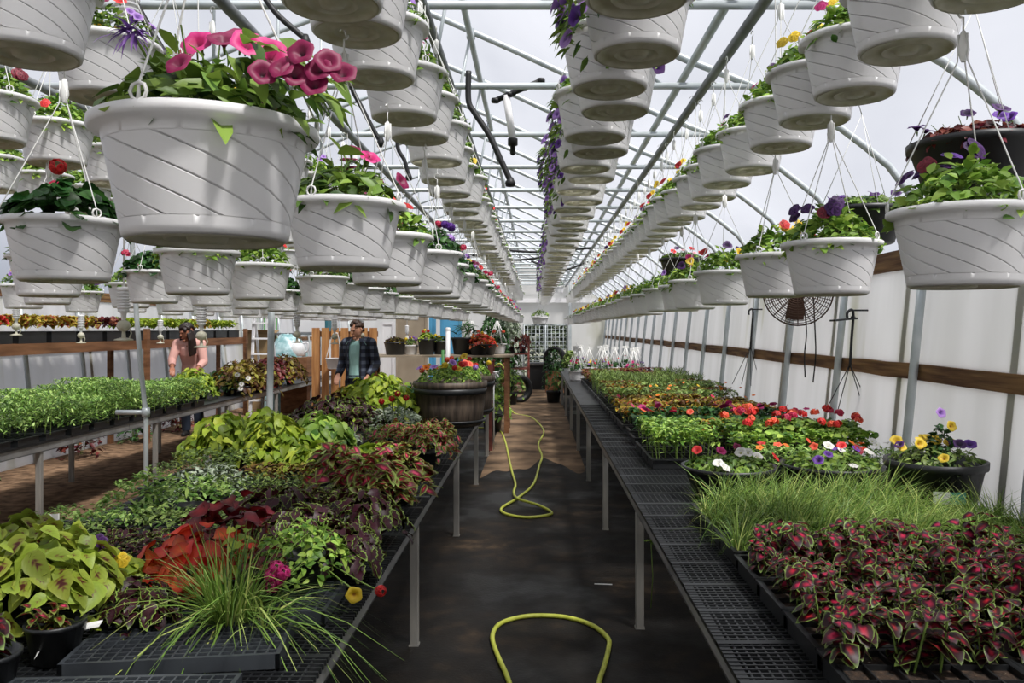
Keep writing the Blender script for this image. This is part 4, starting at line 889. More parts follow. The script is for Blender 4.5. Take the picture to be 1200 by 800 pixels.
for k, (px, py, d, R, H, mt, lb) in enumerate(((332, 432, 11.4, .38, .42, 'lf_bronze', 'bronze coleus mound past the tomato seedlings, before the post'), (372, 432, 11.9, .42, .42, 'lf_bronze', 'bronze coleus mound behind the leaning post'), (300, 428, 11.9, .36, .36, 'lf_maroon', 'maroon coleus mound before the ladder'),
        (350, 425, 13.4, .4, .45, 'lf_bronze', 'tall bronze coleus mound in the rear row'), (262, 430, 11.6, .34, .3, 'lf_dark', 'dark green coleus mound beside the woman'), (226, 428, 10.6, .3, .36, 'lf_lime', 'lime coleus mound in front of the woman'), (318, 420, 13.2, .36, .42, 'lf_maroon', 'dark red coleus mound in the rear row'))):
    x = min(max(X(px, d), -4.6), -4.1); d = d if X(px, d) >= -4.62 else -4.62*F_PX/(px-VX)
    potted('potted_coleus', lb, 'potted coleus', x, d, [('foliage', dm(lb, mt, 420, R, H, .075, .055, 'frill', 0, .4, (-.6, .6), .05), (0, 0, 0), 0, None)], pots=[(-.12, 0), (.12, 0)])
ds = potted('potted_daisy', 'white daisies with dark centres at the tomato bench edge', 'potted daisy', -4.10, 11.12, [('foliage', dm('dais', 'lf_dark', 90, .14, .14, .05, .02, 'lance', z=.07, el=(0, 1)), (0, 0, 0), 0, None)])
for px, py in ((278, 439), (291, 443), (283, 450), (282, 455)): put(flower_mesh('daisy', 'white'), 'flower', ds, at(px, py, 10.95)-ds.location, rot=zrot((.2, -1, .3)), scale=.038); m = MB(); q = at(px, py, 10.95)-ds.location; m.tube([(0, 0, .1), (q.x*.6, q.y*.5, q.z*.8), q], .004, 4); m.build('stem', 'stem', ds)
# --- wooden shelf along the far wall side ---------------------------------------------
sh = thing('wooden_shelf', 'long brown wooden plank shelf holding coleus trays behind the tomato bench', 'shelf', (-5.45, 8, 0))
SZ = 1.44; m = MB(); m.box((0, 1.8, SZ-.06), (.05, 11.6, .12)); m.box((-.25, 1.8, SZ-.012), (.50, 11.6, .024)); m.build('shelf_plank', 'plank', sh)
for y in (-3.2, .05, 3.5, 7.4):
    m = MB(); m.box((.045, y, .80), (.05, .10, 1.6)); m.build('post', 'plank', sh); m = MB(); m.box((-.46, y, .70), (.05, .09, 1.40)); m.build('post', 'plank', sh); m = MB(); m.bar((.02, y+.07, .95), (-.45, y+.07, .35), .04, .08); m.build('brace', 'plank', sh)
m = MB(); m.tube([(-.1, -3.5, .72), (-.1, 7.5, .72)], .018, 6); m.build('lower_bar', 'rail_metal', sh)
TRD = tray_mesh(.5, .42, .13, False); SB2 = MB().box((0, 0, .11), (.48, .4, .012)).mesh('soil', 'soil')
seq = ['orange', 'yelcol', 'yelcol', 'yelcol', 'maroon', 'lime', 'lime', 'lime', 'lime', 'yelcol', 'lime', 'lime', 'lime']
nm = {'orange': ('lf_orangered', 'orange-red coleus'), 'yelcol': ('lf_yelcol', 'yellow and bronze coleus'), 'maroon': ('lf_maroon', 'dark maroon coleus'), 'lime': ('lf_lime', 'yellow-lime coleus')}
cnt = {}
for k in range(15):
    y = 6.6+.60*k; kd = 'yelcol' if k < 3 else (seq[k-3] if k-3 < len(seq) else 'lime'); mt, lb = nm[kd]; cnt[kd] = cnt.get(kd, -1)+1
    r = thing('plant_flat', 'deep black tray of %s on the wooden shelf, %s of its colour' % (lb, ORD[cnt[kd]]), 'plant tray', (-5.68, y, SZ+.002), math.pi/2, 'coleus trays on the wooden shelf')
    put(TRD, 'tray', r); put(SB2, 'soil', r)
    def fm(mt=mt, v=k % 2, kd=kd):
        rg = np.random.default_rng(hash_(kd)+v); m = MB(); flatbed(m, 170, .25, .2, .20, .085, .06, 'frill' if kd != 'orange' else 'ovate', .4, 0, rg, (-.6, .7), .1, .5); return m.mesh('foliage', [mt, 'stem'])
    put(once(('shelf', kd, k % 2), fm), 'foliage', r, rotz=RR.choice((0, math.pi)))

for k, (y, h_) in enumerate(((8.3, .55), (10.2, .8), (11.6, .6), (13.0, .7))):
    w = thing('wild_plant', 'dark self-sown plant growing below the wooden shelf, %s from the near end' % ORD[k], 'plant', (-5.62, y, 0)); put(dm('wild%d' % k, 'lf_maroon' if k % 2 else 'lf_dark', 230, .26, .95, .08, .05, 'ovate', k, .4, (-.3, .9), .05, shell=.15, st=9), 'foliage', w, (0, 0, 0), k*1.3, scale=min(1, h_+.25))
potted('potted_coleus', 'low lime coleus filling the front corner below the dark-veined one', 'potted coleus', -1.60, 2.16, [('foliage', dm('lv3', 'lf_limevein', 150, .17, .17, .07, .052, 'coleus', 3, .5, (-.5, .5), .02, shell=.55), (0, 0, 0), .5, None)])
potted('potted_coleus', 'small dark maroon coleus between the lime coleus and the orange heuchera', 'potted coleus', -1.17, 2.43, [('foliage', dm('mar1', 'lf_burgundy', 130, .12, .14, .05, .036, 'frill', 3, .5, (-.5, .5), .03), (0, 0, 0), .5, None)])
for (px, py, d), lb in zip(((248, 537, 5.0), (64, 602, 2.95), (242, 532, 4.95)), ('white plant label standing in front of the yellow-green coleus mound', 'small white plant label among the low groundcover trays', 'slim white plant label beside the larger one at the coleus mound')):
    p = at(px, py, d); m = MB(); m.box((0, 0, (p.z-ZT)/2), (.022, .002, p.z-ZT)); m.box((0, 0, p.z-ZT-.02), (.03, .002, .04)); tag(m.build('plant_label', 'paper', loc=(p.x, p.y, ZT), rotz=.3), lb, 'label')
m = MB(); P = [at(40, 772, 2.16), at(48, 755, 2.2), at(66, 744, 2.25), at(92, 738, 2.27), at(116, 733, 2.29)]; V = []
for q in P: V += [tuple(q), tuple(q+Vector((.004, .014, .012)))]
m.add(V, np.array([[2*i, 2*i+2, 2*i+3, 2*i+1] for i in range(4)])); V2 = [(a, b-.001, c-.002) for a, b, c in V]; m.add(V2, np.array([[2*i+1, 2*i+3, 2*i+2, 2*i] for i in range(4)])); tag(m.build('plastic_strip', 'paper'), 'curved white plastic strip at the corner of the black grid tray', 'strip')
# ------------------------------------------------------------------ hoses, sprinklers, fan and other equipment
def smooth_path(P, n=8):
    P = np.array([tuple(p) for p in P], float); out = []
    Q = np.vstack([2*P[0]-P[1], P, 2*P[-1]-P[-2]])
    for i in range(1, len(Q)-2):
        for t in np.linspace(0, 1, n, endpoint=False):
            a, b, c, d = Q[i-1:i+3]; out.append(.5*((2*b)+(c-a)*t+(2*a-5*b+4*c-d)*t*t+(3*b-a-3*c+d)*t**3))
    return np.vstack([out, P[-1]])
HR = .0125
px = [(597, 800), (583, 767), (577, 747), (583, 733), (600, 725), (627, 721), (663, 723), (693, 732), (712, 747), (713, 760), (708, 780), (702, 800)]
P = [ground(a, b, HR) for a, b in px]; P = [P[0]+Vector((.12, -.9, 0)), P[0]+Vector((.05, -.4, 0))]+P+[P[-1]+Vector((-.06, -.4, 0)), P[-1]+Vector((-.1, -.9, 0))]
m = MB(); m.tube(smooth_path(P), HR, 8); tag(m.build('garden_hose', 'hose'), 'yellow garden hose loop lying on the dark floor nearest the camera', 'hose')
px = [(603, 484), (623, 489), (637, 504), (631, 520), (635, 534), (632, 545), (625, 567), (607, 583), (588, 595), (593, 602), (617, 606), (643, 603), (645, 599), (630, 593), (607, 587), (602, 578), (604, 567), (600, 553), (597, 540), (592, 517), (585, 504)]
P = [ground(a, b, HR) for a, b in px]; P[12].z += .0; P[13].z += .012; P[14].z += .022; P[15].z += .008
P = [at(578, 430, 15.2), at(586, 426, 15.2), at(593, 436, 15.2), at(594, 452, 15.3), at(595, 472, 15.5)]+P+[P[-1]+Vector((-.25, .3, 0)), P[-1]+Vector((-.8, .3, 0))]
m = MB(); m.tube(smooth_path(P), HR, 8); tag(m.build('garden_hose', 'hose'), 'long yellow garden hose snaking down the middle of the aisle', 'hose')
m = MB(); p = ground(707, 685); m.bar(p+Vector((-.055, .005, .004)), p+Vector((.055, -.005, .004)), .012, .003); tag(m.build('plant_label', 'paper'), 'white plastic plant label lying on the aisle floor', 'label')
# post with tap where the hose hangs
r = thing('hose_post', 'brown post with a white tap at the far end of the barrel bench', 'post', (-.60, 10.85, 0)); m = MB(); m.rbox((0, 0, .58), (.06, .06, 1.16), .006); m.build('post', 'rust', r)
m = MB(); m.tube([(.03, 0, 1.0), (.09, 0, 1.0), (.11, 0, .96)], .014, 8); m.lathe([(.03, 0), (.035, .01), (.03, .02)], 10, (.07, 0, 1.02), cap0=True, cap1=True); m.build('tap', 'white_plastic', r)
m = MB(); m.tube([(.05, -.03, .95), (.05, -.03, .02)], .009, 6); m.build('riser_pipe', 'white_wire', r)
r = thing('hose_stand', 'rusty stand holding the yellow hose at the far end of the aisle', 'stand', (-.78, 15.2, 0)); m = MB(); m.tube([(0, 0, 0), (0, 0, 1.0), (.02, 0, 1.03)], .025, 8); m.lathe([(.12, 0), (.12, .012), (.03, .02)], 14, cap0=True); m.build('post', 'rust', r)
m = MB(); m.tube([(0, 0, .9), (.14, 0, .9), (.2, 0, .97)], .012, 6); m.build('hook', 'rust', r)
# white pvc risers
r = thing('pvc_riser', 'grey riser pipe with a bent elbow foot in the dirt walkway', 'pipe', (X(171, 5.3), 5.3, 0)); a = r.location
m = MB(); m.tube([Vector((0, 0, 0)), at(171, 487, 5.3)-a, at(166, 440, 5.3)-a, at(160, 370, 5.3)-a, at(152, 240, 5.3)-a, (X(148, 5.3)-a.x, 0, RAIL_Z)], .016, 8); m.build('riser', 'galvanized', r)
m = MB(); q = at(171, 483, 5.3)-a; m.tube([q, q+Vector((-.19, 0, .0))], .016, 8); m.lathe([(.024, -.03), (.026, 0), (.024, .03)], 10, q, cap0=True, cap1=True); m.build('elbow', 'galvanized', r)
r = thing('support_post', 'grey steel post rising between the barrel bench and the tomato bench', 'post', (X(316, 7.6), 7.6, 0)); m = MB(); m.tube([(0, 0, 0), (.0, 0, .9), (.04, 0, RAIL_Z)], .031, 10); m.lathe([(.07, 0), (.07, .015), (.035, .02)], 12, cap0=True); m.build('post', 'galvanized', r)
r = thing('pvc_post', 'short white plastic post past the barrel planters', 'post', (X(525, 11.3), 11.3, 0)); m = MB(); m.tube([(0, 0, 0), (0, 0, Z(386, 11.3))], .03, 10); m.build('post', 'white_plastic', r); m = MB(); m.lathe([(.034, 0), (.034, .03), (.02, .04)], 10, (0, 0, Z(386, 11.3)-.01), cap1=True); m.build('cap', 'white_plastic', r)
r = thing('bamboo_post', 'green-painted short stake in the seedling corner past the barrels', 'stake', (X(519, 11.2), 11.2, 0)); m = MB(); m.tube([(0, 0, 0), (0, 0, Z(410, 11.2))], .02, 6); m.build('stake', 'green_stake', r)
def sprinkler(px, py, d, k, lab):
    s = at(px, py, d); r = thing('sprinkler_drop', lab, 'sprinkler', s, 0, 'hanging misting sprinklers')
    m = MB(); m.tube([(0, 0, .05), (.004, 0, (RAIL_Z-s.z)*.5), (0, 0, RAIL_Z+.03-s.z)], .006, 6); m.build('tube', 'white_wire', r)
    m = MB(); pr = [(.012, .06), (.034, .055)]
    for i in range(7): z = .045-.017*i; pr += [(.036, z), (.036, z-.009), (.028, z-.010), (.028, z-.016)]
    pr += [(.034, -.08), (.016, -.095), (.010, -.15)]; m.lathe(pr, 14, cap0=True); m.build('weight', 'white_plastic', r)
    m = MB(); m.lathe([(.004, -.13), (.03, -.145), (.04, -.17), (.028, -.192), (.008, -.2)], 14); m.build('valve', 'white_saucer', r)
    m = MB(); m.lathe([(.009, -.19), (.012, -.235), (.05, -.245), (.052, -.252), (.004, -.256)], 14); m.tube([(.03, 0, -.17), (.045, 0, -.21), (.03, 0, -.245)], .004, 5); m.build('nozzle', 'white_saucer', r)
for k, (px, py, d) in enumerate(((145, 348, 4.82), (236, 366, 5.94), (348, 372, 8.31), (19, 362, 7.96), (95, 375, 9.1), (188, 380, 11.02), (392, 378, 9.86), (424, 378, 11.4), (477, 385, 15.4))):
    sprinkler(px, py, d, k, 'white ribbed misting sprinkler on a long tube, %s' % ('in front of the wooden shelf maroon tray', 'in front of the woman', 'above bronze coleus past the steel post', 'before the orange-red shelf tray', 'before the yellow shelf trays', 'above the lime shelf trays', 'just in front of the wooden pallet', 'beside the man', 'over the white flower pot')[k])
r = thing('sprinkler_drop', 'white ribbed misting sprinkler high above the big magenta basket', 'sprinkler', at(149, 3, 2.653), 0, 'hanging misting sprinklers')
m = MB(); m.tube([(0, 0, -.01), (0, 0, RAIL_Z-r.location.z)], .006, 6); pr = [(.012, .06), (.034, .055)]
for i in range(7): z = .045-.017*i; pr += [(.036, z), (.036, z-.009), (.028, z-.010), (.028, z-.016)]
m.lathe(pr+[(.034, -.08), (.016, -.1), (.012, -.16)], 14, cap1=True); m.build('weight', 'white_plastic', r)
for x, w in ((-2.4, 'above the dirt walkway'), (-5.0, 'above the wooden shelf side')):
    m = MB(); m.tube([(x, YN+.1, RAIL_Z), (x, 10, RAIL_Z), (x, YF-.2, RAIL_Z)], .014, 8); tag(m.build('water_pipe', 'white_wire'), 'thin white water pipe feeding the misting sprinklers '+w, 'pipe')
# overhead sprayer over the aisle
s = at(597, 112, 5.0); r = thing('overhead_sprayer', 'white tube with black cross fitting hanging high over the aisle', 'sprayer', s)
m = MB(); m.tube([(-.085, 0, -.03), (.19, .0, .09)], .017, 8)
for t in (0, .3, .62, 1): q = Vector((-.085, 0, -.03)).lerp(Vector((.19, 0, .09)), t); m.lathe([(.024, -.012), (.026, 0), (.024, .012)], 8, q, cap0=True, cap1=True)
m.tube([(.03, 0, .0), (.03, 0, TIE-s.z)], .004, 5); m.build('cross_fitting', 'black_rubber', r)
m = MB(); m.tube([(-.02, 0, .0), (.02, 0, -.27)], .022, 10); m.build('tube', 'white_plastic', r); m = MB(); m.lathe([(.03, 0), (.03, -.04), (.015, -.045), (.017, -.09), (.008, -.1)], 10, (.02, 0, -.26), cap1=True); m.build('nozzle', 'black_rubber', r)
def hose_bit(pts, d, lab, R=.014, top=None):
    P = [at(a, b, d) for a, b in pts]
    if top: P = [Vector((P[0].x, P[0].y, top))]+P
    m = MB(); m.tube(smooth_path(P), R, 7); e = P[-1]; m.lathe([(R*1.5, 0), (R*1.7, .02), (R*.9, .05)], 8, e-Vector((0, 0, .03)), cap0=True, cap1=True); tag(m.build('black_hose', 'black_rubber'), lab, 'hose', 'black irrigation hoses')
hose_bit([(549, 118), (556, 132), (573, 158), (588, 190), (598, 212)], 4.6, 'black irrigation hose dangling beside the overhead sprayer', .017, TIE)
hose_bit([(160, 6), (176, 35), (192, 62)], 3.6, 'black irrigation hose dangling above the big magenta basket', .016, TIE)
hose_bit([(308, -6), (326, 18), (358, 46)], 3.5, 'black irrigation hose sagging near the high barrel-side baskets', .013, TIE)
hose_bit([(411, 98), (425, 128), (441, 158), (446, 165)], 4.2, 'black curled cord behind the second high basket', .012, TIE)
hose_bit([(466, 172), (474, 188), (479, 206)], 5.6, 'black curled cord further along the high baskets', .014, TIE)
for y, x0, x1, dz in ((14.2, -.9, .95, 0), (15.6, -1.2, .4, -.02), (17.0, -.1, 1.1, -.12)):
    m = MB(); m.tube(smooth_path([(x0, y, RAIL_Z+.02), ((x0+x1)/2, y, RAIL_Z-.05+dz), (x1, y, RAIL_Z+.02)]), .02, 6); tag(m.build('black_hose', 'black_rubber'), 'black supply hose strung across the aisle under the roof, %s' % {14.2: 'nearest one', 15.6: 'middle one', 17.0: 'farthest one'}[y], 'hose', 'black irrigation hoses')
# wall fan
s = at(935, 342, 6.55); r = thing('wall_fan', 'round bronze-caged fan hanging before the white panel wall', 'fan', s, -.35); FR = .265
m = MB()
for k in range(15): q = (k+1)/15; m.tube([(FR*q*math.cos(a), -.055*math.sqrt(max(0, 1-q*q))-.01, FR*q*math.sin(a)) for a in np.linspace(0, 6.2832, 37)[:-1]], .0028 if q < 1 else .006, 4, closed=True)
for a in np.linspace(0, 6.2832, 17)[:-1]: m.tube([(FR*q*math.cos(a), -.055*math.sqrt(max(0, 1-q*q))-.01, FR*q*math.sin(a)) for q in (.1, .4, .7, .9, 1)], .003, 4)
M['bronze_wire'] = plain('bronze_wire', '#4a3226', .5, .4); m.build('front_cage', 'bronze_wire', r)
m = MB()
for q in (.35, .6, .8, 1): m.tube([(FR*q*math.cos(a), .06*math.sqrt(max(0, 1-q*q))+.01, FR*q*math.sin(a)) for a in np.linspace(0, 6.2832, 37)[:-1]], .003, 4, closed=True)
for a in np.linspace(0, 6.2832, 25)[:-1]: m.tube([(FR*q*math.cos(a), .06*math.sqrt(max(0, 1-q*q))+.01, FR*q*math.sin(a)) for q in (.2, .6, .9, 1)], .003, 4)
m.build('rear_cage', 'bronze_wire', r)
for k in range(3):
    a = k*2.094+.4; m = MB(); V = []
    for q, w in ((.15, .06), (.5, .085), (.85, .09)):
        for t in (-1, 0, 1): b = a+t*w/(FR*q)*.8; V.append((FR*q*math.cos(b), t*.018+.0, FR*q*math.sin(b)))
    m.add(V, np.array([[3*i+j, 3*i+j+1, 3*i+j+4, 3*i+j+3] for i in range(2) for j in range(2)])); m.build('blade', 'bronze_wire', r)
m = MB(); m.tube([(0, -.02, 0), (0, .13, 0)], [.04, .06], 12); m.build('motor', 'black_rubber', r)
m = MB(); m.tube([(0, .10, 0), (.05, .16, .15), (.25, .22, .32)], .012, 6); m.build('bracket', 'black_wire', r)
m = MB(); m.tube(smooth_path([(.03, .12, -.02), (.06, .12, -.3), (.045, .12, -.5), (.05, .12, -.68)]), .006, 5); m.tube(smooth_path([(.11, .13, 0), (.125, .12, -.3), (.13, .12, -.5), (.11, .12, -.72)]), .006, 5); m.build('cord', 'black_wire', r)
# empty black hangers on the wall
def empty_hanger(hook, d, feet, lab, plate=False):
    s = at(*hook, d); r = thing('empty_hanger', lab, 'hanger', s, 0, 'empty wire hangers on the wall posts'); a = r.location
    m = MB(); m.tube(smooth_path([(-.03, 0, -.06), (-.03, 0, -.02), (0, 0, 0), (.012, 0, -.04), (0, 0, -.2), (-.012, 0, -.4)]), .010, 6); m.tube([(0, 0, -.004), (xw(s.z)-s.x-.01, 0, -.004)], .007, 5); m.build('hook', 'black_wire', r)
    m = MB()
    for f in feet: m.tube([(-.012, 0, -.38), at(*f, d)-a], .0035, 4)
    m.build('wire', 'black_wire', r)
    if plate: m = MB(); m.bar((.02, 0, -.06), (-.14, -.02, -.075), .09, .012); m.tube([(0, 0, -.05), (.06, .1, -.05)], .008, 5); m.build('plate', 'black_plastic', r)
empty_hanger((881, 362), 8.5, [(858, 450), (869, 450), (880, 452), (892, 455)], 'empty black basket hanger hung on the wall behind the green marigolds')
empty_hanger((998, 363), 5.78, [(968, 480), (982, 480), (1018, 498), (1034, 510)], 'empty black basket hanger on the wall post, right of the fan', True)
# black hanging bowls by the wall
for k, (px, py, d, R, sd, cols) in enumerate(((1142, 168, 2.75, .21, 41, ['purple', 'lavender', 'white', 'violet']), (1010, 245, 3.95, .20, 42, ['violet', 'purple', 'violet']), (798, 303, 7.6, .2, 43, ['violet', 'rose', 'red']))):
    s = at(px, py, d); b = bowl('hanging_bowl', 'black hanging bowl of %s' % ('dark foliage and lavender petunias nearest along the white wall', 'dark violet pansies behind the violet pansy basket', 'small red flowers far along the white wall')[k], s.x, s.y, R, .17, ('lf_maroon', 'lf_green', 'lf_green')[k], cols, 9, sd, z=s.z-.17, hf=.08, cat='hanging bowl', form='petunia', fr=.026)
    m = MB()
    for q in range(3): a = q*2.094+.5; m.tube([(R*math.cos(a), R*math.sin(a), .165), (0, 0, .62)], .002, 4)
    m.tube([(0, 0, .62), (-.12, 0, RAIL_Z+.05-b.location.z)], .0025, 4); m.build('hanger', 'white_wire', b)
# pipe above those bowls
m = MB(); m.tube([(1.36, YN+.1, RAIL_Z-.02), (1.36, YF-.2, RAIL_Z-.02)], .02, 8); tag(m.build('hanging_rail', 'rail_metal'), 'steel pipe carrying the black hanging bowls near the white wall', 'rail', 'basket rails')

# white baskets standing on the far end of the white wall bench
gk = ['geranium', 'verbena', 'magenta', 'bells']
for k, (x, y) in enumerate(((.72, 14.45), (1.22, 14.8), (1.72, 14.6), (1.0, 15.6), (1.5, 15.7), (1.9, 15.5), (.8, 16.4), (1.3, 16.6), (1.8, 16.6), (.95, 17.5), (1.5, 17.6))):
    key = gk[k % 4]; r = thing('grounded_basket', 'white basket with upright hanger standing on the far bench, %s from the aisle front' % ORD[k], 'hanging basket', (x, y, ZT), 0, 'white baskets standing on the far bench')
    put(SHELL, 'basket_shell', r); put(SAUCER, 'drip_saucer', r); put(HANG4, 'hanger', r, rotz=k); put(fol(BK[key][0], k % 3, True), 'foliage', r, rotz=k); put(blossoms(key, k % 3), 'blossoms', r)
    m = MB(); m.box((0, 0, HT+.36), (.13, .008, .05)); m.build('care_card', 'paper', r); m = MB(); [m.tube([(.156*math.cos(a), .156*math.sin(a), HT), (.012*math.cos(a), .012*math.sin(a), HT+.34)], .006, 5) for a in np.arange(6)*1.047]; m.build('strap', 'white_wire', r)
# ------------------------------------------------------------------ middle distance, barrel side
TB = thing('wooden_table', 'rough wooden table carrying black pots beyond the barrel planters', 'table', (-1.5, 13.0, 0)); TZ = Z(416, 12.7)
m = MB(); m.box((0, 0, TZ-.015), (2.3, .8, .03)); m.build('table_top', 'tan', TB)
for sx in (-1.05, 1.05):
    for sy in (-.33, .33): m = MB(); m.box((sx, sy, (TZ-.04)/2), (.07, .07, TZ-.04)); m.build('leg', 'plank', TB)
def pot_prof(R, H): return [(R*.78, 0), (R*.8, .006), (R*.96, H*.86), (R, H*.88), (R*1.02, H), (R*.95, H), (R*.92, H*.85), (R*.2, H*.83)]
for k, (px, d, R, H, mt, cols, nf, lb, pm, hf, L, W) in enumerate(((463, 12.85, .17, .20, 'lf_bronze', ['red'], 0, 'black trough pot of bronze coleus on the wooden table', 'black_plastic', .10, .06, .04), (481, 12.95, .12, .15, 'lf_green', ['lavender', 'yellow', 'white'], 8, 'white pot of small mixed flowers on the wooden table', 'white_plastic', .12, .04, .02),
     (500, 12.9, .14, .25, 'lf_lime', ['red', 'yellow'], 3, 'round black pot of lime coleus with a red flower', 'black_plastic', .13, .06, .04), (517, 13.0, .13, .22, 'lf_green', ['yellow'], 2, 'round black pot of green foliage beside the white post', 'black_plastic', .10, .05, .03),
     (545, 13.05, .22, .27, 'lf_dark', ['yellow'], 0, 'big black pot of spiky dark green foliage', 'black_plastic', .30, .22, .02), (566, 12.8, .22, .17, 'lf_orangered', ['orange', 'yellow'], 3, 'black bowl of orange-red and lime coleus at the table end', 'black_plastic', .18, .09, .05))):
    b = bowl('planter_pot', lb, min(X(px, d), -.55) if px > 560 else X(px, d), d, R, H, mt, cols, nf, 50+k, z=TZ, hf=hf, cat='pot', mat=pm, L=L, W=W, nf=160 if L < .2 else 70, form='cluster', fr=.03, prof=pot_prof, shape='ovate' if L < .2 else 'blade')
for k, x in enumerate((-1.02, -.62)):
    r = thing('grounded_basket', 'white basket with upright hanger standing on the wooden table, %s' % ('inner one', 'aisle end one')[k], 'hanging basket', (x, 13.25, TZ), 0, 'white baskets on the wooden table'); put(SHELL, 'basket_shell', r); put(SAUCER, 'drip_saucer', r); put(fol('geranium', k, True), 'foliage', r)
    for q in range(3): put(flower_mesh('cluster', 'coral'), 'flower', r, (.1*math.cos(q*2.1), -.05+.06*math.sin(q*2.1), HT+.19), scale=.035)
    m = MB(); [m.tube([(.156*math.cos(a), .156*math.sin(a), HT), (.012*math.cos(a), .012*math.sin(a), HT+.36)], .006, 5) for a in np.arange(6)*1.047]; m.build('strap', 'white_wire', r)
# low plants on the floor by the aisle end
for k, (px, py, d, R, H, mt, lb) in enumerate(((577, 490, 12.9, .30, .55, 'lf_bright', 'leafy green floor plant at the end of the barrel bench'), (598, 470, 17.5, .3, .6, 'lf_green', 'bushy green floor plant beside the rusty cart'), (652, 455, 17.9, .26, 1.0, 'lf_dark', 'dark climbing plant at the far end by the white wall bench'))):
    p = thing('floor_plant', lb, 'plant', (X(px, d) if k != 2 else .38, d, 0)); m = MB(); m.lathe(pot_prof(.16, .26), 20, cap0=True, cap1=True); m.build('pot', 'black_plastic', p)
    put(dm(lb, mt, 260, R, H, .09, .05, 'ovate', 0, .4, (-.6, .7), .22, st=8), 'foliage', p)
# wooden pallet, jug, white pail behind the man
r = thing('wooden_pallet', 'upright wooden pallet standing behind the man', 'pallet', (-3.05, 13.2, 0)); z0, z1 = Z(478, 13.2), Z(384, 13.2)
m = MB()
for i in range(7): m.box((-.46+.153*i, 0, (z0+z1)/2), (.12, .02, z1-z0))
m.build('slats', 'pale_wood', r)
for z in (z0+.12, (z0+z1)/2, z1-.1): m = MB(); m.box((0, .045, z), (1.04, .06, .09)); m.build('stringer', 'plank', r)
for s_ in (-.45, .45): m = MB(); m.box((s_, .09, z1/2-.02), (.07, .05, z1-.05)); m.build('upright', 'plank', r)
r = thing('white_pail', 'white hanging pot with wire handle on the wooden pallet', 'pot', (X(392, 13.05), 13.0, Z(432, 13.0)))
m = MB(); m.lathe([(.09, 0), (.095, .01), (.12, .15), (.13, .155), (.13, .17), (.115, .17), (.09, .02)], 20, cap0=True); m.build('pail', 'white_plastic', r); m = MB(); m.tube(smooth_path([(-.12, 0, .165), (-.03, 0, .5), (.02, .0, .56), (.06, .04, .52), (.12, 0, .165)]), .006, 5); m.tube([(.02, 0, .555), (.02, .21, .56)], .008, 5); m.build('handle', 'white_wire', r)
r = thing('white_jug', 'round white plastic jug among the bronze coleus', 'jug', (-4.55, 15.8, 0)); b = Z(418, 15.8)
m = MB(); m.box((0, 0, b/2), (.5, .5, b)); m.build('stand', 'plank', r); m = MB(); m.lathe([(.12, 0), (.15, .03), (.16, .15), (.12, .24), (.04, .28), (.04, .33)], 20, (0, 0, b), cap0=True, cap1=True); m.tube(smooth_path([(.1, 0, b+.26), (.2, 0, b+.26), (.19, 0, b+.12), (.14, 0, b+.1)]), .018, 6); m.build('jug', 'white_plastic', r)
# ladder, box, stakes, cooler
r = thing('step_ladder', 'white step ladder standing past the wooden shelf', 'ladder', (X(304, 15.0), 15.0, 0)); zt = Z(366, 15.0)
for s_ in (-.17, .17): m = MB(); m.bar((s_, 0, 0), (s_*.8, .12, zt), .05, .03); m.build('rail', 'white_plastic', r); m = MB(); m.bar((s_, .75, 0), (s_*.8, .14, zt), .04, .03); m.build('rear_rail', 'white_plastic', r)
for z in np.arange(.3, zt-.1, .28): m = MB(); m.box((0, .12*z/zt, z), (.32, .09, .03)); m.build('step', 'white_plastic', r)
r = thing('storage_table', 'grey table carrying a cooler and teal plastic beyond the bronze coleus', 'table', (X(362, 17), 17, 0)); zt = Z(390, 17)
m = MB(); m.box((0, 0, zt-.02), (1.5, .8, .04)); m.build('table_top', 'rail_metal', r)
for sx in (-.7, .7):
    for sy in (-.35, .35): m = MB(); m.box((sx, sy, zt/2-.02), (.05, .05, zt-.04)); m.build('leg', 'rail_metal', r)
c = thing('cooler', 'white cooler with blue end standing on the grey table', 'cooler', (X(368, 17), 17, zt)); m = MB(); m.rbox((0, 0, .15), (.55, .36, .30), .02); m.build('body', 'white_plastic', c); m = MB(); m.rbox((.29, 0, .15), (.06, .37, .30), .02); m.build('end', 'cooler_blue', c); m = MB(); m.rbox((0, 0, .33), (.58, .38, .06), .02); m.build('lid', 'white_plastic', c)
c = thing('plastic_bundle', 'crumpled teal plastic sheeting in front of the grey table', 'plastic sheet', (X(338, 15.9), 15.9, 0)); zt = Z(392, 15.9)
m = MB(); rg = np.random.default_rng(9); N = 18; V = []
for i in range(N):
    for j in range(N): u, v = i/(N-1)*2-1, j/(N-1)*2-1; V.append((u*.38, v*.3, max(0, zt*(1-.25*(u*u+v*v)))-(zt if abs(u) == 1 or abs(v) == 1 else 0)+rg.normal(0, .035)*(abs(u) < 1 and abs(v) < 1)))
V = [(a, b_, max(0, c_)) for a, b_, c_ in V]; m.add(V, np.array([[i*N+j, (i+1)*N+j, (i+1)*N+j+1, i*N+j+1] for i in range(N-1) for j in range(N-1)])); m.build('sheet', 'teal_film', c)
c = thing('cardboard_box', 'brown cardboard box wedged behind the step ladder', 'box', (X(306, 16.6), 16.6, 0)); zt = Z(390, 16.6); m = MB(); m.box((0, 0, zt/2), (.5, .4, zt)); m.build('carton', 'card', c)
for s_ in (-1, 1): m = MB(); m.bar((0, s_*.2, zt), (0, s_*.38, zt+.06), .5, .006); m.build('flap', 'card', c)
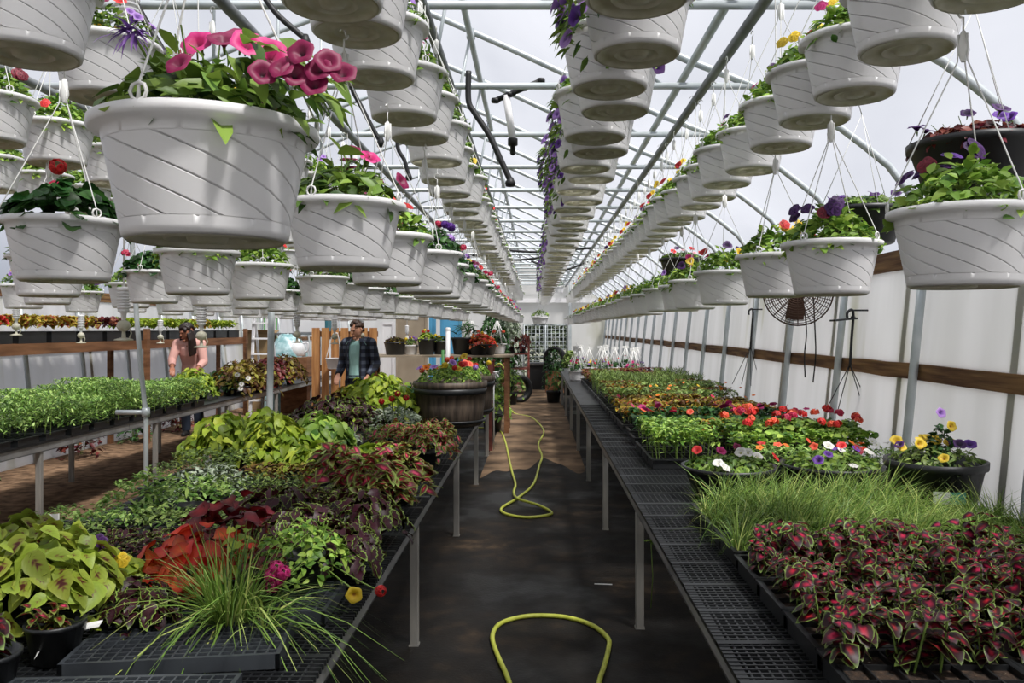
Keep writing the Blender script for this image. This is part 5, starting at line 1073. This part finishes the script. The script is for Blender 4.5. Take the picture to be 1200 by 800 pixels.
for k in range(9):
    px = 262+7.5*k+((k*37) % 5); m = MB(); x, d = X(px, 18.2), 18.2; m.tube([(x, d, 0), (x+.02, d, Z(366+((k*7) % 6), d))], .018, 6); tag(m.build('plant_stake', 'green_stake'), 'tall green plant stake leaning behind the shelf end, %s from the woman side' % ORD[k], 'stake', 'green plant stakes')
def panel(name, lab, cat, px0, px1, py0, py1, d, mat, th=.04):
    x0, x1, z1 = X(px0, d), X(px1, d), Z(py0, d); r = thing(name, lab, cat, ((x0+x1)/2, d, 0)); m = MB(); m.rbox((0, 0, z1/2), (x1-x0, th, z1), .01); m.build('panel', mat, r)
    m = MB(); w = x1-x0
    for s_ in (-1, 1): m.box((s_*(w/2-.03), -th/2-.008, z1/2), (.06, .02, z1))
    m.box((0, -th/2-.008, z1-.03), (w-.13, .02, .06)); m.build('frame', mat, r); return r
panel('white_board', 'white sheet standing behind the wooden pallet', 'board', 446, 463, 377, 440, 17.5, 'white_plastic')
panel('tan_partition', 'tan plywood partition behind the black pots', 'partition', 464, 501, 366, 440, 20.5, 'tan')
d_ = panel('blue_door', 'bright blue door panel beyond the tan partition', 'door', 503, 511, 366, 440, 21.5, 'blue_door')
d_ = panel('blue_door', 'wider bright blue door behind the spiky potted plant', 'door', 516, 541, 366, 440, 21.5, 'blue_door'); m = MB(); m.lathe([(.03, 0), (.035, .02), (.01, .03)], 10, (.2, -.06, .95), cap0=True, cap1=True); m.build('handle', 'black_wire', d_)
r = bench('metal bench with black panel for underside shade crossing the far end of the aisle', -.25, 1.9, 21.6, 22.5, .70, (21.8, 22.3), 1.9, (), False); m = MB(); m.box((.825, 21.66, .33), (2.1, .015, .64)); m.build('shade_panel', 'black_rubber', r, Vector((-(1.65)/2, -21.6, 0)))  # black panel stands in for the shade under this bench
# rusty cart with tall foliage, tyres, far baskets, gate
r = thing('plant_cart', 'rusty red metal plant cart standing at the far end of the aisle', 'cart', (-.50, 20.6, 0))
for sx in (-.32, .32):
    for sy in (-.4, .4): m = MB(); m.box((sx, sy, .75), (.045, .045, 1.35)); m.build('post', 'rust', r); m = MB(); m.lathe([(.03, -.015), (.06, -.015), (.06, .015), (.03, .015)], 12); o = m.build('wheel', 'black_rubber', r, (sx, sy, .06)); o.rotation_euler = (0, math.pi/2, 0)
for z in (.25, .62, .98): m = MB(); m.box((0, 0, z), (.68, .84, .03)); m.build('shelf', 'rust', r)
for k, (x, y, z, H, mt, lb, n, L) in enumerate(((-.62, 20.4, 1.0, 1.35, 'lf_silver', 'tall grey-green variegated plant on the top shelf of the cart', 420, .12), (-.36, 20.5, 1.0, .38, 'lf_maroon', 'reddish plant on the top shelf of the cart', 160, .10), (-.62, 20.35, .64, .26, 'lf_dark', 'dark green plant on the middle shelf of the cart', 160, .08))):
    p = thing('potted_plant', lb, 'potted plant', (x, y, z)); m = MB(); m.lathe(pot_prof(.12, .16), 18, cap0=True, cap1=True); m.build('pot', 'black_plastic', p); put(dm(lb, mt, n, .26, H, L, L*.5, 'ovate', 0, .5, (-.8, .6), .14, st=6), 'foliage', p)
for k, (x, y, lb) in enumerate(((-.36, 17.95, 'black tyre leaning by the floor plant near the cart'), (.47, 20.6, 'black tyre standing at the far end of the white wall bench'))):
    p = thing('tyre', lb, 'tyre', (x, y, .30 if k == 0 else .85), .5-k); m = MB(); a = np.linspace(0, 6.2832, 33)[:-1]
    pr = [(.19, -.07), (.27, -.09), (.30, -.06), (.30, .06), (.27, .09), (.19, .07)]; m.lathe(pr+[pr[0]], 32); o = m.build('tread', 'black_rubber', p); o.rotation_euler = (math.pi/2, 0, 0)
    if k: m = MB(); m.box((0, 0, -.57), (.4, .25, .54)); m.build('stand', 'plank', p)
for k, (px, py, d, lb) in enumerate(((605, 343, 23.18, 'white basket hung across the far end, left of the end post'), (655, 343, 23.18, 'white basket hung across the far end near the white wall row'), (633, 379, 21.96, 'wide white basket hung low in front of the far gate'))):
    s = at(px, py, d); r = thing('hanging_basket', lb, 'hanging basket', s, 0); sc = 1.0 if k < 2 else 1.55
    put(SHELL, 'basket_shell', r, scale=(sc, sc, 1)); put(fol('verbena' if k < 2 else 'pansy', k, True), 'foliage', r, scale=(sc, sc, 1.3)); m = MB()
    for q in range(4): a = q*1.571+.3; m.tube([(.15*sc*math.cos(a), .15*sc*math.sin(a), HT-.01), (0, 0, HT+.4)], .004, 4)
    m.tube([(0, 0, HT+.4), (0, 0, TIE-s.z)], .004, 4); m.build('hanger', 'white_wire', r)
g = thing('wire_gate', 'grey wire mesh gate closing the far doorway', 'gate', ((DX0+DX1)/2, YF-.05, 0)); w = DX1-DX0-.06
m = MB()
for x in np.linspace(-w/2, w/2, 12): m.tube([(x, 0, .05), (x, 0, DZ-.05)], .008, 5)
for z in np.linspace(.05, DZ-.05, 14): m.tube([(-w/2, 0, z), (w/2, 0, z)], .008, 5)
m.build('mesh', 'galvanized', g); m = MB(); m.tube([(-w/2, 0, .03), (-w/2, 0, DZ-.03), (w/2, 0, DZ-.03), (w/2, 0, .03)], .028, 8, closed=True); m.tube([(0, 0, .03), (0, 0, DZ-.03)], .024, 8); m.build('frame', 'galvanized', g)
m = MB(); rg = np.random.default_rng(3); dome(m, 2600, 4.5, 2.2, .3, .18, 'ovate', (0, 0, 0), rng=rg, ell=(1, .35)); M['lf_hedge'] = leafmat('hedge_leaf', [(0, '#2b3328'), (1, '#56604c')]); tag(m.build('hedge', 'lf_hedge', loc=(.5, 38, -.1)), 'dark hedge seen outside through the far gate', 'hedge')
m = MB(); m.box((0, 0, 0), (4.9, .12, .14)); struct(m.build('trim_5', 'white_plastic', loc=(-.1, YF-.09, Z(352, 26.9))))
for k, px in enumerate((597, 668)):
    m = MB(); m.box((0, 0, 1.6), (.09, .09, 3.2)); struct(m.build('trim_%d' % (k+6), 'galvanized', loc=(X(px, 26.8), 26.85, 0)))
p = thing('weed', 'spindly green weed growing through the floor under the white wall bench', 'weed', (.66, 4.75, 0)); m = MB(); m.tube([(0, 0, 0), (.01, 0, .18), (0, 0, .38)], .003, 5, mi=1); leaves(m, np.repeat([[0, 0, .38]], 6, 0), np.array([[1, 0, .3], [-1, .2, .2], [.2, -1, .2], [.4, 1, .2], [-.6, -.7, .5], [.7, -.6, .4]], float), .055, .03, 'ovate'); m.build('shoot', ['lf_bright', 'stem'], p)

for k, (x, y, R, H, mt, lb) in enumerate(((-.95, 18.6, .5, 1.7, 'lf_dark', 'tall dark shrub left of the rusty cart'), (-.75, 21.8, .45, 2.0, 'lf_silver', 'tall variegated shrub behind the rusty cart'), (-1.3, 16.5, .45, 1.15, 'lf_green', 'bushy green shrub before the tall dark one'), (.85, 20.0, .3, .8, 'lf_herb', 'bushy plant behind the standing tyre'))):
    p = thing('floor_plant', lb, 'plant', (x, y, 0)); m = MB(); m.lathe(pot_prof(.2, .3), 20, cap0=True, cap1=True); m.build('pot', 'black_plastic', p)
    m = MB(); rg = np.random.default_rng(k+60); [dome(m, 260, R*(1-.12*j), H*.55, .13, .06, 'ovate', (0, 0, .25+H*.28*j), rng=rg, st=0) if False else dome(m, 260, R*(1-.15*j), H*.5, .13, .06, 'ovate', (0, 0, .25+H*.27*j), .4, 0, rg, (-.8, .6)) for j in range(3)]; stems(m, 8, R*.4, H, .006, 1, rg, z0=.2); m.build('foliage', [mt, 'stem'], p)
# ------------------------------------------------------------------ people
M['skin'] = plain('skin', '#c58f74', .5); M['skin_w'] = plain('skin_warm', '#a96f55', .5); M['hair_m'] = plain('brown_hair', '#2e1d14', .6, c2='#4a3222', scale=30); M['hair_w'] = plain('dark_hair', '#170e0b', .5, c2='#2b1a13', scale=30)
M['tee'] = plain('teal_shirt', '#9cc6be', .8); M['jeans'] = plain('jeans', '#2b3444', .85); M['pink_knit'] = plain('pink_knit', '#d9a59a', .9); M['shoe'] = plain('dark_shoe', '#1c1a19', .6); M['eye'] = plain('eye_dark', '#14100e', .3); M['lip'] = plain('lip', '#8f4a42', .5)
def plaid():
    t = NT('plaid_flannel'); s = t.n('ShaderNodeSeparateXYZ'); t.l(t.n('ShaderNodeTexCoord').outputs['Object'], s.inputs[0])
    def band(o, f): return t.math('GREATER_THAN', t.math('SINE', t.math('MULTIPLY', o, f)), .25)
    a = t.math('ADD', band(s.outputs[2], 62), band(s.outputs[0], 62)); c = t.ramp(t.math('MULTIPLY', a, .5), [(0, '#15171f'), (.5, '#2a3040'), (1, '#5c6472')]); t.l(c, t.b.inputs['Base Color']); t.b.inputs['Roughness'].default_value = .9; return t.m
M['plaid'] = plaid()
def fuse(mb, name, mat, parent, vox, sm=4):
    me = mb.mesh('tmp', mat); o = bpy.data.objects.new('tmp', me); COL.objects.link(o)
    r = o.modifiers.new('r', 'REMESH'); r.mode = 'VOXEL'; r.voxel_size = vox; r.use_smooth_shade = True
    s = o.modifiers.new('s', 'SMOOTH'); s.iterations = sm; s.factor = .5
    dg = bpy.context.evaluated_depsgraph_get(); dg.update(); nm = bpy.data.meshes.new_from_object(o.evaluated_get(dg)); bpy.data.objects.remove(o)
    nm.name = name; nm.materials.clear(); nm.materials.append(M[mat]); return put(nm, name, parent)
def ball(m, c, r, seg=16):
    r = (r, r, r) if isinstance(r, (int, float)) else r; a = np.linspace(-math.pi/2, math.pi/2, seg//2+1)
    m.lathe([(max(math.cos(t), .02), math.sin(t)) for t in a], seg, cap0=True, cap1=True); m.v[-1][:] = m.v[-1]*np.array(r)+np.array(tuple(c))
def person(lab, loc, rotz, H, J, skin, female=False):
    k = H/1.72; S = lambda p: Vector(p)*k
    b = MB(); T = lambda pts, rs: b.tube([S(p) for p in pts], [q*k for q in rs], 12)
    hd = S(J['head']); nk = S(J['neck']); look = J['look']
    Rm = Matrix.Rotation(look[0], 3, 'Z')@Matrix.Rotation(look[1], 3, 'X')
    T([J['pelvis'], J['waist'], J['chest'], J['upper'], J['neck']], [.135, .115, .135, .12, .055]); T([J['neck'], J['head']], [.052, .05])
    for s in ('L', 'R'):
        T([J['upper'], J['sh'+s]], [.09, .062]); T([J['sh'+s], J['el'+s]], [.055, .042]); T([J['el'+s], J['wr'+s]], [.042, .028]); ball(b, S(J['el'+s]), .043*k, 10); ball(b, S(J['sh'+s]), .06*k, 12)
        T([J['pelvis'], J['hi'+s]], [.12, .09]); T([J['hi'+s], J['kn'+s]], [.088, .056]); T([J['kn'+s], J['an'+s]], [.056, .036]); ball(b, S(J['kn'+s]), .056*k, 10)
        an = Vector(J['an'+s]); T([an+Vector((0, .03, -.04)), an+Vector((0, -.07, -.045)), an+Vector((0, -.16, -.055))], [.035, .036, .022])
        wr = Vector(J['wr'+s]); hv = (wr-Vector(J['el'+s])).normalized(); sx = 1 if s == 'L' else -1; side = hv.cross(Vector((0, 0, 1))).normalized() if abs(hv.z) < .95 else Vector((1, 0, 0)); nrm = side.cross(hv)
        pc = wr+hv*.05; 
        for q in range(4): b.tube([S(wr+side*.012*(q-1.5)), S(wr+hv*.05+side*.018*(q-1.5)), S(wr+hv*.09+side*.019*(q-1.5))], [.017*k, .016*k, .013*k], 8)
        for q, ln in enumerate((.066, .08, .075, .058)):
            o = wr+hv*.088+side*.0195*(q-1.5); b.tube([S(o), S(o+hv*ln*.45-nrm*.008), S(o+hv*ln*.75-nrm*.025), S(o+hv*ln*.85-nrm*.045)], [.0092*k, .0088*k, .008*k, .006*k], 8)
        o = wr+hv*.02-side*.03*sx; b.tube([S(wr+hv*.015-side*.012*sx), S(o+hv*.02-nrm*.01), S(o+hv*.05-side*.012*sx-nrm*.02)], [.014*k, .011*k, .008*k], 8)
    def h(p): return hd+Rm@(Vector(p)*k)
    n0 = len(b.v); ball(b, (0, 0, 0), 1, 22); V = b.v[n0]; z = V[:, 2].copy(); V[:, 0] *= .074*(1-.18*np.clip(-z, 0, 1)**1.5); V[:, 1] *= .094; V[:, 1] -= .012*np.clip(-z, 0, 1); V[:, 2] *= .118
    b.v[n0] = np.array([h(p) for p in V/1.0])
    b.tube([h((0, -.088, .022)), h((0, -.106, -.012)), h((0, -.112, -.028))], [.009*k, .013*k, .015*k], 8)      # nose
    b.tube([h((-.035, -.082, .032)), h((0, -.09, .030)), h((.035, -.082, .032))], [.010*k, .012*k, .010*k], 8)     # brow
    b.tube([h((-.02, -.087, -.058)), h((0, -.094, -.057)), h((.02, -.087, -.058))], [.008*k, .010*k, .008*k], 8)  # mouth
    ball(b, h((0, -.078, -.098)), (.028*k, .022*k, .02*k), 10)
    for s in (-1, 1): b.tube([h((s*.074, .0, .03)), h((s*.082, .012, .005)), h((s*.074, .004, -.03))], [.012*k, .014*k, .008*k], 8)
    r = fuse(b, 'person', skin, None, .0075*k, 3); r.location = loc; r.rotation_euler = (0, 0, rotz); tag(r, lab, 'person')
    for s in (-1, 1): e = MB(); ball(e, h((s*.030, -.080, .012)), (.012*k, .008*k, .006*k), 10); e.build('eye', 'eye', r)
    e = MB(); ball(e, h((0, -.098, -.056)), (.021*k, .006*k, .006*k), 10); e.build('lips', 'lip', r)
    return r, S, h, k
J = dict(pelvis=(0, 0, .95), waist=(0, 0, 1.10), chest=(0, .01, 1.27), upper=(0, .02, 1.39), neck=(0, .01, 1.49), head=(0, -.03, 1.60), look=(-.35, .28),
         shL=(.185, .02, 1.41), elL=(.25, .05, 1.13), wrL=(.21, -.13, .96), shR=(-.185, .02, 1.41), elR=(-.26, .05, 1.13), wrR=(-.23, -.14, .97),
         hiL=(.09, 0, .90), knL=(.10, -.01, .49), anL=(.10, .03, .09), hiR=(-.09, 0, .90), knR=(-.10, -.01, .49), anR=(-.10, .03, .09))
man, S, h, k = person('young man in dark plaid overshirt and pale teal shirt looking down among the plants', (-2.45, 11.4, 0), -.25, 1.70, J, 'skin')
def torso_shirt(nm, mat, par, S, k, J, grow=.014, hem=-.02, sleeve=.5):
    b = MB(); b.tube([S(Vector(J['pelvis'])+Vector((0, 0, hem))), S(J['waist']), S(J['chest']), S(J['upper']), S(Vector(J['neck'])+Vector((0, 0, -.035)))], [(.138+grow)*k, (.118+grow)*k, (.137+grow)*k, (.122+grow)*k, (.062+grow)*k], 14)
    for s in ('L', 'R'):
        sh, el, wr = Vector(J['sh'+s]), Vector(J['el'+s]), Vector(J['wr'+s]); b.tube([S(J['upper']), S(sh)], [(.095+grow)*k, (.064+grow)*k], 12); ball(b, S(sh), (.062+grow)*k, 12)
        if sleeve <= 1: b.tube([S(sh), S(sh.lerp(el, sleeve))], [(.058+grow)*k, (.05+grow)*k], 12)
        else: b.tube([S(sh), S(el)], [(.058+grow)*k, (.046+grow)*k], 12); ball(b, S(el), (.046+grow)*k, 10); b.tube([S(el), S(el.lerp(wr, sleeve-1))], [(.046+grow)*k, (.036+grow)*k], 12)
    return fuse(b, nm, mat, par, .009, 3)
def trousers(mat, par, S, k, J, grow=.013):
    b = MB(); b.tube([S(Vector(J['pelvis'])+Vector((0, 0, .10))), S(J['pelvis'])], [(.12+grow)*k, (.136+grow)*k], 14)
    for s in ('L', 'R'): b.tube([S(J['pelvis']), S(J['hi'+s])], [(.12+grow)*k, (.092+grow)*k], 12); b.tube([S(J['hi'+s]), S(J['kn'+s]), S(Vector(J['an'+s])+Vector((0, 0, -.01)))], [(.09+grow)*k, (.062+grow)*k, (.05+grow)*k], 12)
    fuse(b, 'trousers', mat, par, .009, 3)
    for s in ('L', 'R'): b = MB(); an = Vector(J['an'+s]); b.tube([S(an+Vector((0, .05, -.045))), S(an+Vector((0, -.06, -.05))), S(an+Vector((0, -.17, -.06)))], [.043*k, .046*k, .028*k], 12); fuse(b, 'shoe', 'shoe', par, .008, 2)
torso_shirt('tee_shirt', 'tee', man, S, k, J, .012); trousers('jeans', man, S, k, J)
b = MB()                                     # open overshirt: two front panels and a back as one shell, plus sleeves
A = np.radians(np.linspace(-62, 242, 30)); lev = [(.86, .185, .165), (1.0, .178, .158), (1.15, .172, .155), (1.28, .186, .16), (1.38, .185, .15), (1.44, .15, .12), (1.49, .10, .09)]
for off in (0,):
    V = []
    for rr in (0, -.012):
        for z, rx, ry in lev: V += [tuple(S(((rx+rr)*math.cos(a), (ry+rr)*math.sin(a)+.012, z))) for a in A]
    n = len(A); L = len(lev); q = [[l*n+i, l*n+i+1, (l+1)*n+i+1, (l+1)*n+i] for l in range(L-1) for i in range(n-1)]; o = L*n
    q += [[o+(l+1)*n+i, o+(l+1)*n+i+1, o+l*n+i+1, o+l*n+i] for l in range(L-1) for i in range(n-1)]
    q += [[l*n, (l+1)*n, o+(l+1)*n, o+l*n] for l in range(L-1)]+[[o+l*n+n-1, o+(l+1)*n+n-1, (l+1)*n+n-1, l*n+n-1] for l in range(L-1)]
    q += [[i+1, i, o+i, o+i+1] for i in range(n-1)]; q += [[(L-1)*n+i, (L-1)*n+i+1, o+(L-1)*n+i+1, o+(L-1)*n+i] for i in range(n-1)]
    b.add(V, np.array(q))
b.build('overshirt', 'plaid', man)
for s in ('L', 'R'):
    b = MB(); sh, el, wr = Vector(J['sh'+s]), Vector(J['el'+s]), Vector(J['wr'+s]); ball(b, S(sh), .086*k, 12); b.tube([S(Vector((sh.x*.35, .035, 1.425))), S(sh+Vector((0, 0, .004)))], [.088*k, .086*k], 12); b.tube([S(sh), S(el)], [.082*k, .066*k], 12); ball(b, S(el), .066*k, 10); b.tube([S(el), S(el.lerp(wr, .92))], [.066*k, .05*k], 12); fuse(b, 'sleeve', 'plaid', man, .009, 3)
b = MB(); rg = np.random.default_rng(8)
for i in range(70):
    a = rg.uniform(0, 6.28); e = rg.uniform(.15, 1.5); p = (.078*math.cos(a)*math.cos(e), .096*math.sin(a)*math.cos(e)+.008, .03+.10*math.sin(e))
    if p[1] < -.06 and p[2] < .075: continue
    ball(b, h(p), float(rg.uniform(.018, .026))*k, 8)
for i in range(26): a = rg.uniform(.2, 2.9); ball(b, h((.072*math.cos(a), .088*math.sin(a)+.01, rg.uniform(-.03, .05))), .02*k, 8)
fuse(b, 'hair', 'hair_m', man, .0075, 1)
JW = dict(pelvis=(0, 0, .95), waist=(0, -.04, 1.09), chest=(0, -.10, 1.24), upper=(0, -.14, 1.35), neck=(0, -.18, 1.43), head=(0, -.24, 1.53), look=(-.75, .35),
          shL=(.165, -.13, 1.36), elL=(.22, -.18, 1.10), wrL=(.17, -.36, .99), shR=(-.165, -.13, 1.36), elR=(-.20, -.26, 1.13), wrR=(-.14, -.44, 1.02),
          hiL=(.09, 0, .90), knL=(.09, -.01, .49), anL=(.09, .03, .09), hiR=(-.09, 0, .90), knR=(-.09, -.01, .49), anR=(-.09, .03, .09))
wom, S, h, k = person('dark-haired woman in a pale pink top bending over the seedling bench by the shelf', (-5.13, 12.35, 0), .1, 1.74, JW, 'skin_w', True)
torso_shirt('pink_top', 'pink_knit', wom, S, k, JW, .013, -.03, 1.7); trousers('jeans', wom, S, k, JW)
b = MB()
for i in range(90):
    a = rg.uniform(0, 6.28); e = rg.uniform(-.2, 1.5); p = (.082*math.cos(a)*math.cos(e), .10*math.sin(a)*math.cos(e)+.008, .02+.108*math.sin(e))
    if p[1] < -.055 and p[2] < .075: continue
    ball(b, h(p), .024*k, 8)
for s in (-1, 1):
    for q in range(6): t = q*.045; b.tube([h((s*(.07+.004*q), .05-.018*q, 0)), h((s*(.085+.006*q), .03-.018*q, -.1)), h((s*.09, -.0-.02*q, -.24)), h((s*.085, -.02-.02*q, -.33))], [.022*k, .024*k, .02*k, .008*k], 8)
fuse(b, 'hair', 'hair_w', wom, .009, 2)
